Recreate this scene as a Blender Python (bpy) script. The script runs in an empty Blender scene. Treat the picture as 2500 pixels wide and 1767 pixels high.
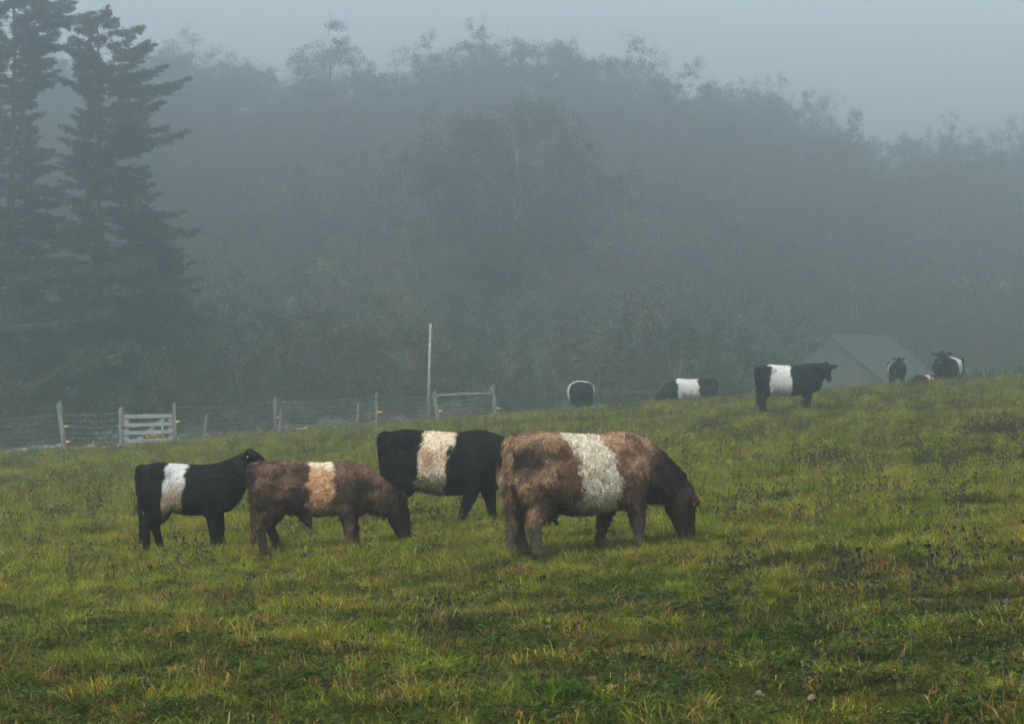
import bpy, math, random
import numpy as np
from mathutils import Vector, Matrix, noise

random.seed(7)
RNG = np.random.default_rng(7)
S = bpy.context.scene
COL = S.collection
R = math.radians

# ------------------------------------------------------------------ camera, light, air
F = 6944.0                      # focal length in photograph pixels (2500 wide)
CAM_Z = 2.2
cd = bpy.data.cameras.new('camera')
cam = bpy.data.objects.new('camera', cd)
COL.objects.link(cam)
cam.location = (0, 0, CAM_Z)
cam.rotation_euler = (R(90), 0, 0)
cd.sensor_width = 36
cd.lens = 36 * F / 2500
cd.clip_end = 3000
cd.dof.use_dof = True
cd.dof.focus_distance = 34
cd.dof.aperture_fstop = 11
S.camera = cam

SUN_EL, SUN_AZ = R(60), R(200)   # high behind the fog
w = bpy.data.worlds.new('World')
S.world = w
w.use_nodes = True
nt = w.node_tree
bg = nt.nodes['Background']
sky = nt.nodes.new('ShaderNodeTexSky')
sky.sky_type = 'NISHITA'
sky.sun_disc = False
sky.sun_elevation = SUN_EL
sky.sun_rotation = SUN_AZ
sky.dust_density = 4.0
sky.air_density = 1.0
hs_ = nt.nodes.new('ShaderNodeHueSaturation')     # overcast: paler than a clear sky
hs_.inputs['Saturation'].default_value = 0.50
hs_.inputs['Value'].default_value = 1.15
nt.links.new(sky.outputs[0], hs_.inputs['Color'])
nt.links.new(hs_.outputs[0], bg.inputs[0])
bg.inputs[1].default_value = 0.10

sl = bpy.data.lights.new('sun', 'SUN')
sl.energy = 1.1
sl.angle = R(25)
sl.color = (1.0, 0.96, 0.9)
so = bpy.data.objects.new('sun', sl)
COL.objects.link(so)
sdir = Vector((math.sin(SUN_AZ) * math.cos(SUN_EL), math.cos(SUN_AZ) * math.cos(SUN_EL), math.sin(SUN_EL)))
so.rotation_euler = sdir.to_track_quat('Z', 'Y').to_euler()
so.location = sdir * 60

S.view_settings.view_transform = 'Standard'
S.view_settings.look = 'None'
S.view_settings.exposure = 1.24
S.view_settings.gamma = 1
S.cycles.max_bounces = 6
S.cycles.diffuse_bounces = 2
S.cycles.glossy_bounces = 2
S.cycles.transmission_bounces = 2
S.cycles.volume_bounces = 1
S.cycles.transparent_max_bounces = 4
S.cycles.use_denoising = True
S.cycles.denoising_prefilter = 'NONE'
S.cycles.caustics_reflective = False
S.cycles.caustics_refractive = False

HAZE_DENSITY = 0.0042
HAZE_G = 0.86

# ------------------------------------------------------------------ numeric helpers
def wavenoise(seed, scale, octaves=5, dims=3):
    r = np.random.default_rng(seed)
    ks, ph, am = [], [], []
    for o in range(octaves):
        for _ in range(7):
            k = r.normal(size=dims)
            k /= np.linalg.norm(k)
            ks.append(k * (2 ** o) / scale * 2 * math.pi * r.uniform(.7, 1.3))
            ph.append(r.uniform(0, 6.28))
            am.append(0.55 ** o)
    ks, ph, am = np.array(ks), np.array(ph), np.array(am)
    nrm = math.sqrt((am ** 2).sum() / 2)
    def f(p):
        p = np.asarray(p, float)
        return (np.sin(p @ ks.T + ph) * am).sum(-1) / nrm
    return f

g1 = wavenoise(1, 9.0, 3, 2)
g2 = wavenoise(2, 1.7, 2, 2)

def ground_z(X, Y):
    X = np.asarray(X, float); Y = np.asarray(Y, float)
    z = 0.08 * 60 * np.tanh(X / 60) + 0.0022 * np.clip(Y, -60, 140)
    P = np.stack(np.broadcast_arrays(X, Y), -1)
    calm = np.clip((Y - 8) / 10, 0, 1) * np.clip((190 - Y) / 60, 0, 1)
    z = z + (0.035 * g1(P) + 0.022 * g2(P)) * calm
    over = np.clip(Y - 102, 0, None)
    drop = np.where(over < 7, 0.024 * over ** 2, 0.024 * 49 + 0.12 * (over - 7))
    drop = np.minimum(drop, 3.4)
    side = 1 / (1 + np.exp(-(X + 1.0) / 0.9))
    hill = np.clip((Y - 228) / 120, 0, 1); z = z + (20 - 9 * np.clip((X - 5) / 20, 0, 1)) * hill * hill * (3 - 2 * hill)
    return z - drop * side - 1.5 * (1 - side) * np.clip((Y - 105) / 12, 0, 1)

def gz(x, y):
    return float(ground_z(x, y))

def at_px(px, Y):
    return (px - 1250) / F * Y

def ground_from_px(px, py, y0=17.0, y1=104.0):
    """where the sight line through a photo pixel meets the pasture"""
    Ys = np.linspace(y0, y1, 1800)
    Xs = (px - 1250) / F * Ys
    g = ground_z(Xs, Ys)
    pj = 883.5 - F * (g - CAM_Z) / Ys
    k = int(np.argmin(np.abs(pj - py)))
    return float(Xs[k]), float(Ys[k]), float(g[k])

# ------------------------------------------------------------------ mesh helpers
def np_mesh(name, V, Q, col=None, smooth=False, uvw=None):
    """quads (or tris) from arrays, with an optional point colour"""
    V = np.asarray(V, np.float32).reshape(-1, 3)
    Q = np.asarray(Q, np.int32)
    n = Q.shape[1]
    me = bpy.data.meshes.new(name)
    me.vertices.add(len(V)); me.vertices.foreach_set('co', V.ravel())
    me.loops.add(Q.size); me.loops.foreach_set('vertex_index', Q.ravel())
    me.polygons.add(len(Q))
    me.polygons.foreach_set('loop_start', np.arange(0, Q.size, n, dtype=np.int32))
    me.polygons.foreach_set('loop_total', np.full(len(Q), n, np.int32))
    if smooth:
        me.polygons.foreach_set('use_smooth', np.ones(len(Q), bool))
    me.update(calc_edges=True)
    if col is not None:
        a = me.color_attributes.new('Col', 'FLOAT_COLOR', 'POINT')
        c = np.ones((len(V), 4), np.float32); c[:, :3] = np.asarray(col).reshape(-1, 3)
        a.data.foreach_set('color', c.ravel())
    return me

class MB:
    """collects polygons"""
    def __init__(s): s.v = []; s.f = []
    def add(s, v, f):
        o = len(s.v)
        s.v.extend([tuple(p) for p in v]); s.f.extend([tuple(i + o for i in q) for q in f])
        return s
    def box(s, c, size, M=None):
        x, y, z = [d / 2 for d in size]
        v = [Vector((a * x, b * y, d * z)) for a in (-1, 1) for b in (-1, 1) for d in (-1, 1)]
        if M is not None: v = [M @ p for p in v]
        v = [p + Vector(c) for p in v]
        return s.add(v, [(0, 1, 3, 2), (4, 6, 7, 5), (0, 4, 5, 1), (2, 3, 7, 6), (0, 2, 6, 4), (1, 5, 7, 3)])
    def tube(s, pts, rad, n=8, jitter=0):
        pts = [Vector(p) for p in pts]
        if not hasattr(rad, '__len__'): rad = [rad] * len(pts)
        t0 = (pts[1] - pts[0]).normalized()
        up = Vector((0, 0, 1)) if abs(t0.z) < .9 else Vector((1, 0, 0))
        a = t0.cross(up).normalized()
        V = []
        for i, p in enumerate(pts):
            t = (pts[min(i + 1, len(pts) - 1)] - pts[max(i - 1, 0)]).normalized()
            a = (a - t * a.dot(t)).normalized(); b = t.cross(a)
            for k in range(n):
                an = 2 * math.pi * k / n
                r = rad[i] * (1 + (random.uniform(-jitter, jitter) if jitter else 0))
                V.append(p + (a * math.cos(an) + b * math.sin(an)) * r)
        Fc = []
        for i in range(len(pts) - 1):
            for k in range(n):
                k2 = (k + 1) % n
                Fc.append((i * n + k, i * n + k2, (i + 1) * n + k2, (i + 1) * n + k))
        Fc.append(tuple(range(n - 1, -1, -1)))
        Fc.append(tuple((len(pts) - 1) * n + k for k in range(n)))
        return s.add(V, Fc)
    def ball(s, c, r, nu=12, nv=8, M=None):
        rx, ry, rz = r if hasattr(r, '__len__') else (r, r, r)
        c = Vector(c); V = [Vector((0, 0, rz))]
        for i in range(1, nv):
            th = math.pi * i / nv
            for k in range(nu):
                ph = 2 * math.pi * k / nu
                V.append(Vector((rx * math.sin(th) * math.cos(ph), ry * math.sin(th) * math.sin(ph), rz * math.cos(th))))
        V.append(Vector((0, 0, -rz)))
        if M is not None: V = [M @ p for p in V]
        V = [p + c for p in V]
        Fc = []
        for k in range(nu):
            k2 = (k + 1) % nu
            Fc.append((0, 1 + k, 1 + k2))
            for i in range(nv - 2):
                b = 1 + i * nu
                Fc.append((b + k, b + nu + k, b + nu + k2, b + k2))
            Fc.append((len(V) - 1, 1 + (nv - 2) * nu + k2, 1 + (nv - 2) * nu + k))
        return s.add(V, Fc)
    def loft(s, rings):
        """rings: lists of points, equal counts; capped"""
        n = len(rings[0]); V = [p for r in rings for p in r]; Fc = []
        for i in range(len(rings) - 1):
            for k in range(n):
                k2 = (k + 1) % n
                Fc.append((i * n + k, i * n + k2, (i + 1) * n + k2, (i + 1) * n + k))
        Fc.append(tuple(range(n - 1, -1, -1))); Fc.append(tuple((len(rings) - 1) * n + k for k in range(n)))
        return s.add(V, Fc)
    def mesh(s, name, smooth=False):
        me = bpy.data.meshes.new(name)
        me.from_pydata([tuple(p) for p in s.v], [], s.f)
        if smooth:
            me.polygons.foreach_set('use_smooth', np.ones(len(me.polygons), bool))
        me.update()
        return me

def link(name, me, mat=None, parent=None, smooth=False):
    o = bpy.data.objects.new(name, me)
    COL.objects.link(o)
    if mat is not None:
        me.materials.clear(); me.materials.append(mat)
    if parent is not None: o.parent = parent
    return o

def tag(o, label=None, cat=None, group=None, kind=None):
    if label: o['label'] = label
    if cat: o['category'] = cat
    if group: o['group'] = group
    if kind: o['kind'] = kind
    return o

def empty(name, loc, rz=0, label=None, cat=None, group=None):
    o = bpy.data.objects.new(name, None)
    COL.objects.link(o)
    o.location = loc; o.rotation_euler = (0, 0, rz); o.empty_display_size = .3
    return tag(o, label, cat, group)

def kids(o):
    return [c for c in bpy.data.objects if c.parent == o]

def copy_tree(o, children, loc, rz=0, sc=1, label=None, group=None):
    r = o.copy(); COL.objects.link(r)
    r.location = loc; r.rotation_euler = (0, 0, rz)
    r.scale = (sc, sc, sc) if not hasattr(sc, '__len__') else sc
    if label: r['label'] = label
    if group: r['group'] = group
    for ch in children:
        c = ch.copy(); COL.objects.link(c); c.parent = r
    return r

def ribbons(P, side, wid, col):
    """P (N,S,3) centre lines, side (N,3) or (N,S,3), wid (N,S), col (N,S,3)"""
    N, K, _ = P.shape
    if side.ndim == 2: side = side[:, None, :]
    off = side * wid[..., None] * .5
    V = np.stack([P - off, P + off], 2).reshape(-1, 3)
    C = np.repeat(col[:, :, None, :], 2, 2).reshape(-1, 3)
    b = (np.arange(N) * K * 2)[:, None] + (np.arange(K - 1) * 2)[None]
    Q = np.stack([b, b + 1, b + 3, b + 2], -1).reshape(-1, 4)
    return V, Q, C

def unit(a):
    return a / np.maximum(np.linalg.norm(a, axis=-1, keepdims=True), 1e-9)

# ------------------------------------------------------------------ materials
def material(name):
    m = bpy.data.materials.new(name); m.use_nodes = True
    return m, m.node_tree.nodes, m.node_tree.links, m.node_tree.nodes['Principled BSDF']

def ramp(N, stops):
    r = N.new('ShaderNodeValToRGB')
    e = r.color_ramp.elements
    while len(e) > 1: e.remove(e[-1])
    e[0].position, e[0].color = stops[0][0], (*stops[0][1], 1)
    for p, c in stops[1:]:
        x = e.new(p); x.color = (*c, 1)
    return r

def mat_noise(name, c1, c2, scale=6, rough=.8, bump=.0, stretch=(1, 1, 1), detail=6, spec=.3, coords='Object'):
    m, N, L, B = material(name)
    tc = N.new('ShaderNodeTexCoord'); mp = N.new('ShaderNodeMapping')
    mp.inputs['Scale'].default_value = stretch
    L.new(tc.outputs[coords], mp.inputs[0])
    n = N.new('ShaderNodeTexNoise'); n.inputs['Scale'].default_value = scale; n.inputs['Detail'].default_value = detail
    L.new(mp.outputs[0], n.inputs['Vector'])
    r = ramp(N, [(.3, c1), (.7, c2)])
    L.new(n.outputs['Fac'], r.inputs[0]); L.new(r.outputs[0], B.inputs['Base Color'])
    B.inputs['Roughness'].default_value = rough
    B.inputs['Specular IOR Level'].default_value = spec
    if bump:
        b = N.new('ShaderNodeBump'); b.inputs['Strength'].default_value = bump; b.inputs['Distance'].default_value = .02
        L.new(n.outputs['Fac'], b.inputs['Height']); L.new(b.outputs[0], B.inputs['Normal'])
    return m

def mat_col(name, rough=.8, spec=.2, trans=0.0, noise_amt=.0, noise_scale=20, sheen=0, world=None):
    """point colour 'Col' as base, with optional fine mottling, translucency and field-wide patches"""
    m, N, L, B = material(name)
    at = N.new('ShaderNodeAttribute'); at.attribute_name = 'Col'
    c = at.outputs['Color']
    if noise_amt:
        tc = N.new('ShaderNodeTexCoord')
        n = N.new('ShaderNodeTexNoise'); n.inputs['Scale'].default_value = noise_scale; n.inputs['Detail'].default_value = 4
        L.new(tc.outputs['Object'], n.inputs['Vector'])
        mr = N.new('ShaderNodeMapRange'); mr.inputs[3].default_value = 1 - noise_amt; mr.inputs[4].default_value = 1 + noise_amt
        mr.inputs[1].default_value = .3; mr.inputs[2].default_value = .7
        L.new(n.outputs['Fac'], mr.inputs[0])
        mx = N.new('ShaderNodeMix'); mx.data_type = 'RGBA'; mx.blend_type = 'MULTIPLY'; mx.inputs[0].default_value = 1
        L.new(c, mx.inputs[6]); L.new(mr.outputs[0], mx.inputs[7]); c = mx.outputs[2]
    if world:
        geo = N.new('ShaderNodeNewGeometry')
        for sc, amt, stops, seed in world:
            mp = N.new('ShaderNodeMapping'); mp.inputs['Location'].default_value = (seed, seed * 2, 0)
            mp.inputs['Scale'].default_value = (1, .55, .2)
            L.new(geo.outputs['Position'], mp.inputs[0])
            n = N.new('ShaderNodeTexNoise'); n.inputs['Scale'].default_value = sc; n.inputs['Detail'].default_value = 3
            L.new(mp.outputs[0], n.inputs['Vector'])
            r = ramp(N, stops); L.new(n.outputs['Fac'], r.inputs[0])
            mx = N.new('ShaderNodeMix'); mx.data_type = 'RGBA'; mx.blend_type = 'MULTIPLY'; mx.inputs[0].default_value = amt
            L.new(c, mx.inputs[6]); L.new(r.outputs[0], mx.inputs[7]); c = mx.outputs[2]
        oi = N.new('ShaderNodeObjectInfo')
        hs = N.new('ShaderNodeHueSaturation')
        mr = N.new('ShaderNodeMapRange'); mr.inputs[3].default_value = .75; mr.inputs[4].default_value = 1.3
        L.new(oi.outputs['Random'], mr.inputs[0]); L.new(mr.outputs[0], hs.inputs['Value'])
        L.new(c, hs.inputs['Color']); c = hs.outputs[0]
    L.new(c, B.inputs['Base Color'])
    B.inputs['Roughness'].default_value = rough
    B.inputs['Specular IOR Level'].default_value = spec
    if sheen:
        B.inputs['Sheen Weight'].default_value = sheen
    if trans:
        t = N.new('ShaderNodeBsdfTranslucent'); L.new(c, t.inputs[0])
        ms = N.new('ShaderNodeMixShader'); ms.inputs[0].default_value = trans
        L.new(B.outputs[0], ms.inputs[1]); L.new(t.outputs[0], ms.inputs[2])
        L.new(ms.outputs[0], N['Material Output'].inputs['Surface'])
    return m

FIELD = [(.16, .5, [(.32, (.62, .70, .62)), (.5, (1, 1, 1)), (.64, (1.2, 1.12, .85))], 3.0),
         (.9, .55, [(.34, (.6, .66, .62)), (.5, (1, 1, 1)), (.66, (1.25, 1.0, .8))], 11.0)]
M_grass = mat_col('grass_blades', rough=.6, spec=.03, trans=.25, world=FIELD)
M_weed = mat_col('dried_weed', rough=.8, spec=.15)
M_leafy = mat_col('leafy_plant', rough=.6, spec=.3, trans=.2)
M_crown = mat_col('tree_leaves', rough=.7, spec=.2, trans=.15)
M_needle = mat_col('spruce_needles', rough=.7, spec=.2)
M_bark = mat_noise('bark', (.03, .028, .026), (.09, .085, .08), 9, .9, .4, (1, 1, .25))
M_palebark = mat_noise('pale_bark', (.07, .068, .065), (.15, .147, .144), 7, .9, .4, (1, 1, .25))
M_oldwood = mat_noise('weathered_wood', (.07, .07, .07), (.21, .21, .205), 14, .85, .4, (1, 1, .18))
M_gate = mat_noise('grey_gate_board', (.16, .165, .165), (.28, .285, .285), 10, .8, .3, (.2, 1, 1))
M_wire = mat_noise('galvanised_wire', (.10, .105, .11), (.19, .195, .20), 20, .5, 0, spec=.5)
M_yellow = mat_noise('yellow_plastic', (.75, .5, .05), (.9, .62, .08), 20, .5)
M_stone = mat_noise('field_stone', (.10, .10, .095), (.30, .29, .285), 6, .9, .5)
M_fur = mat_col('hair', rough=.65, spec=.12, trans=.1)
M_hide = mat_col('hide', rough=.8, spec=.04, noise_amt=.25, noise_scale=30)
M_eye = mat_noise('eye', (.01, .008, .008), (.02, .015, .012), 5, .15, spec=.6)
M_hoof = mat_noise('hoof', (.02, .018, .016), (.05, .045, .04), 12, .5)
M_tag = mat_noise('ear_tag_plastic', (.55, .17, .02), (.62, .22, .03), 12, .5)

# ------------------------------------------------------------------ the pasture
def build_ground():
    def axis(a, b, n, p):               # denser near the middle
        t = np.linspace(-1, 1, n); return (a + b) / 2 + (b - a) / 2 * np.sign(t) * np.abs(t) ** p
    xs = np.concatenate([np.linspace(-420, -50, 30)[:-1], np.linspace(-50, 50, 260), np.linspace(50, 420, 30)[1:]])
    ys = np.concatenate([np.linspace(-70, 8, 20)[:-1], np.linspace(8, 135, 380), np.linspace(135, 720, 50)[1:]])
    X, Y = np.meshgrid(xs, ys, indexing='ij')
    Z = ground_z(X, Y)
    V = np.stack([X, Y, Z], -1).reshape(-1, 3)
    nx, ny = len(xs), len(ys)
    i = np.arange(nx - 1)[:, None] * ny + np.arange(ny - 1)[None]
    Q = np.stack([i, i + ny, i + ny + 1, i + 1], -1).reshape(-1, 4)
    me = np_mesh('ground', V, Q, smooth=True)
    m, N, L, B = material('turf_soil')
    geo = N.new('ShaderNodeNewGeometry')
    n1 = N.new('ShaderNodeTexNoise'); n1.inputs['Scale'].default_value = 3.5; n1.inputs['Detail'].default_value = 8
    n2 = N.new('ShaderNodeTexNoise'); n2.inputs['Scale'].default_value = .25; n2.inputs['Detail'].default_value = 3
    for n in (n1, n2): L.new(geo.outputs['Position'], n.inputs['Vector'])
    r1 = ramp(N, [(.3, (.022, .028, .008)), (.55, (.05, .06, .014)), (.75, (.085, .075, .025))])
    r2 = ramp(N, [(.35, (.7, .8, .7)), (.65, (1.2, 1.0, .8))])
    L.new(n1.outputs['Fac'], r1.inputs[0]); L.new(n2.outputs['Fac'], r2.inputs[0])
    mx = N.new('ShaderNodeMix'); mx.data_type = 'RGBA'; mx.blend_type = 'MULTIPLY'; mx.inputs[0].default_value = 1
    L.new(r1.outputs[0], mx.inputs[6]); L.new(r2.outputs[0], mx.inputs[7]); L.new(mx.outputs[2], B.inputs['Base Color'])
    B.inputs['Roughness'].default_value = .95; B.inputs['Specular IOR Level'].default_value = .1
    o = link('ground', me, m)
    tag(o, 'sloping green pasture rising to a crest on the right', 'pasture', kind='structure')

build_ground()

PAL_GREEN = np.array([(.10, .145, .008), (.145, .175, .010), (.075, .105, .008), (.27, .28, .04), (.13, .165, .012)]) * 1.03
PAL_DRY = np.array([(.24, .19, .05), (.20, .12, .035), (.16, .08, .03), (.30, .26, .10)]) * 1.03
PAL_RED = np.array([(.12, .055, .022), (.14, .08, .025), (.10, .05, .02), (.14, .125, .022)]) * 1.03
PAL_CLOVER = np.array([(.028, .050, .006), (.036, .062, .009), (.055, .08, .03), (.028, .045, .005)]) * 1.03

def tuft_mesh(name, n, h, spread, width, pal, dry, droop, seed, dryp=PAL_DRY):
    r = np.random.default_rng(seed)
    K = 5
    ang = r.uniform(0, 6.283, n); rad = spread * np.sqrt(r.uniform(0, 1, n))
    root = np.stack([rad * np.cos(ang), rad * np.sin(ang), np.full(n, -.02)], -1)
    az = ang * .6 + r.normal(0, 1.2, n)
    H = h * r.uniform(.45, 1.1, n)
    lean = r.uniform(.15, 1.5, n) * droop
    t = np.linspace(0, 1, K)[None]
    out = (lean[:, None] * (t ** 1.8)) * H[:, None]
    up = H[:, None] * (t - .62 * np.minimum(lean[:, None] * .8, 1.3) * t ** 3)
    P = root[:, None, :] + np.stack([out * np.cos(az)[:, None], out * np.sin(az)[:, None], up], -1)
    sa = az + r.uniform(-1.2, 1.2, n) + math.pi / 2
    side = np.stack([np.cos(sa), np.sin(sa), np.zeros(n)], -1)
    wid = width * r.uniform(.6, 1.4, n)[:, None] * np.array([.8, 1, .9, .65, .12])[None]
    isdry = r.uniform(0, 1, n) < dry
    c = np.where(isdry[:, None], dryp[r.integers(0, len(dryp), n)], pal[r.integers(0, len(pal), n)])
    c = c * r.uniform(.7, 1.3, n)[:, None]
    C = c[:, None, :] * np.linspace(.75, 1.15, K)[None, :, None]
    V, Q, C = ribbons(P, side, wid, C)
    return np_mesh(name, V, Q, C)

def clover_mesh(name, n, seed, size=.013, h=.07, spread=.11, pal=PAL_CLOVER):
    r = np.random.default_rng(seed)
    ang = r.uniform(0, 6.283, n); rad = spread * np.sqrt(r.uniform(0, 1, n))
    c = np.stack([rad * np.cos(ang), rad * np.sin(ang), h * r.uniform(.3, 1, n)], -1)
    V = []; Q = []; C = []
    for i in range(n):
        col = pal[r.integers(0, len(pal))] * r.uniform(.8, 1.3)
        nn = Vector((r.normal(0, .5), r.normal(0, .5), 1)).normalized()
        a = nn.orthogonal().normalized(); b = nn.cross(a); p = Vector(c[i]); ph = r.uniform(0, 6)
        for k in range(3):
            th = ph + k * 2.09; d = a * math.cos(th) + b * math.sin(th); e = nn.cross(d)
            s = size * r.uniform(.7, 1.3); o = len(V)
            V += [p, p + d * s * .7 + e * s * .5 + nn * s * .15, p + d * s * 1.3, p + d * s * .7 - e * s * .5 + nn * s * .15]
            Q.append((o, o + 1, o + 2, o + 3)); C += [col] * 4
    return np_mesh(name, np.array([tuple(v) for v in V]), Q, np.array(C))

tufts = bpy.data.collections.new('tuft_sources')       # never linked to the scene; only instanced by the grass
def tuft(me):
    me.materials.append(M_grass)
    o = bpy.data.objects.new(me.name, me); tufts.objects.link(o); return o

names = iter('abcdefghijklmnop')
def tn(): return 'tuft_' + next(names)                  # the collection is picked in name order
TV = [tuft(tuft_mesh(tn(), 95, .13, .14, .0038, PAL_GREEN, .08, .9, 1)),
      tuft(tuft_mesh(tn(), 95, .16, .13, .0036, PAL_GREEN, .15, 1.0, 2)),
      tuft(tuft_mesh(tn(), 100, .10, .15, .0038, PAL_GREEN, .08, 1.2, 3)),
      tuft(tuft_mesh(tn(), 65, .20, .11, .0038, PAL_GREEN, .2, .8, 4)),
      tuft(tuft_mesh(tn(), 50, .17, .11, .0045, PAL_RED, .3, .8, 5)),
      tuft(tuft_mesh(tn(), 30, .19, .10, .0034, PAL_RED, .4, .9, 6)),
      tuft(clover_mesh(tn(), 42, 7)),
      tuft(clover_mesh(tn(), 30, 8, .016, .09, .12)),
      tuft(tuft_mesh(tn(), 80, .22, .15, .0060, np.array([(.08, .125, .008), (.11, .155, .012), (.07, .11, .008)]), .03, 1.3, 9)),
      tuft(tuft_mesh(tn(), 110, .11, .15, .0036, np.array([(.026, .044, .002), (.036, .054, .003), (.020, .034, .002), (.08, .095, .012)]), .06, 1.4, 10))]  # dark green tuft: a darker species that also paints the foreground shade

def scatter_points():
    out = []
    patch = wavenoise(21, 5.0, 3, 2); patch2 = wavenoise(22, 1.6, 2, 2); lush = wavenoise(23, 2.6, 2, 2)
    bands = [(13, 22, 100), (22, 32, 72), (32, 45, 50), (45, 62, 32), (62, 82, 20), (82, 112, 14)]
    for y0, y1, dens in bands:
        hw = (1250 / F) * y1 + 1.8
        n = int(2 * hw * (y1 - y0) * dens)
        X = RNG.uniform(-hw, hw, n); Y = RNG.uniform(y0, y1, n)
        keep = np.abs(X) < (1250 / F) * Y + 1.8
        X, Y = X[keep], Y[keep]; n = len(X)
        P = np.stack([X, Y], -1)
        red = patch(P); p2 = patch2(P); lu = lush(P)
        u = RNG.uniform(0, 1, n)
        idx = RNG.integers(0, 4, n)
        idx = np.where(u < .07 + .09 * np.clip(red, 0, 1.5) * np.clip((Y - 18) / 8, .3, 1), 4, idx)
        idx = np.where((u > .96) & (p2 > .3), 5, idx)
        near = np.clip((34 - Y) / 17, 0, 1)  # real clover, thickened toward the camera to help darken the foreground
        cl = (u > .62 - .3 * near) & (u < .93) & (p2 < .35 + near)
        idx = np.where(cl & (RNG.uniform(0, 1, n) < .25 + .25 * near), 6, idx)
        idx = np.where(cl & (RNG.uniform(0, 1, n) < .12 + .10 * near), 7, idx)
        idx = np.where((lu > 1.5) & (u < .4), 8, idx)
        near_shade = np.clip((36 - Y) / 14, 0, 1) * (.85 + .35 * patch2(P + 40)) + .10  # dark tufts take over up close: vignette painted by blade colour, plus species
        idx = np.where(((idx < 4) | (idx == 5) | (idx == 8)) & (RNG.uniform(0, 1, n) < near_shade), 9, idx)
        sc = RNG.uniform(.65, 1.25, n) * (1 + .18 * p2) * (1 + .45 * np.clip((Y - 30) / 70, 0, 1))
        out.append(np.stack([X, Y, ground_z(X, Y), idx, sc], -1))
    return np.concatenate(out)

def gn_scatter(name, pts, coll, mat, label, cat, flat=.0):
    me = bpy.data.meshes.new(name)
    n = len(pts)
    me.vertices.add(n); me.vertices.foreach_set('co', pts[:, :3].astype(np.float32).ravel())
    a = me.attributes.new('pick', 'INT', 'POINT'); a.data.foreach_set('value', pts[:, 3].astype(np.int32))
    a = me.attributes.new('size', 'FLOAT', 'POINT'); a.data.foreach_set('value', pts[:, 4].astype(np.float32))
    rot = np.stack([RNG.normal(0, .1, n), RNG.normal(0, .1, n), RNG.uniform(0, 6.283, n)], -1).astype(np.float32)
    a = me.attributes.new('turn', 'FLOAT_VECTOR', 'POINT'); a.data.foreach_set('vector', rot.ravel())
    o = link(name, me)
    ng = bpy.data.node_groups.new(name, 'GeometryNodeTree')
    ng.interface.new_socket('Geometry', in_out='INPUT', socket_type='NodeSocketGeometry')
    ng.interface.new_socket('Geometry', in_out='OUTPUT', socket_type='NodeSocketGeometry')
    gi = ng.nodes.new('NodeGroupInput'); go = ng.nodes.new('NodeGroupOutput')
    ip = ng.nodes.new('GeometryNodeInstanceOnPoints'); ci = ng.nodes.new('GeometryNodeCollectionInfo')
    ci.inputs['Collection'].default_value = coll
    ci.inputs['Separate Children'].default_value = True
    ci.inputs['Reset Children'].default_value = True
    def attr(nm, ty):
        k = ng.nodes.new('GeometryNodeInputNamedAttribute'); k.data_type = ty; k.inputs['Name'].default_value = nm
        return k.outputs['Attribute']
    L = ng.links
    L.new(gi.outputs[0], ip.inputs['Points']); L.new(ci.outputs[0], ip.inputs['Instance'])
    ip.inputs['Pick Instance'].default_value = True
    L.new(attr('pick', 'INT'), ip.inputs['Instance Index'])
    L.new(attr('turn', 'FLOAT_VECTOR'), ip.inputs['Rotation'])
    L.new(attr('size', 'FLOAT'), ip.inputs['Scale'])
    L.new(ip.outputs[0], go.inputs[0])
    md = o.modifiers.new('scatter', 'NODES'); md.node_group = ng
    return tag(o, label, cat, kind='stuff')

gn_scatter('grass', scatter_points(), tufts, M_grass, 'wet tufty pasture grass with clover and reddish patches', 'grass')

# ------------------------------------------------------------------ trees
def leaf_quads(C, size, r, up_bias=.4, aspect=.6, col=None, jitter=.25, tang=None):
    """one small leaf face at every point of C"""
    n = len(C)
    a = r.normal(size=(n, 3))
    if tang is not None: a = tang + a * .45
    a = unit(a)
    b = r.normal(size=(n, 3)); b = unit(b - a * (a * b).sum(1, keepdims=True))
    s = size * r.uniform(.6, 1.35, n)[:, None]
    V = np.stack([C - a * s * .5, C + b * s * .5 * aspect, C + a * s * .5, C - b * s * .5 * aspect], 1)
    q = np.arange(n * 4).reshape(n, 4)
    c = np.repeat(col[:, None], 4, 1)
    return V.reshape(-1, 3), q, c.reshape(-1, 3)

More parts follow.
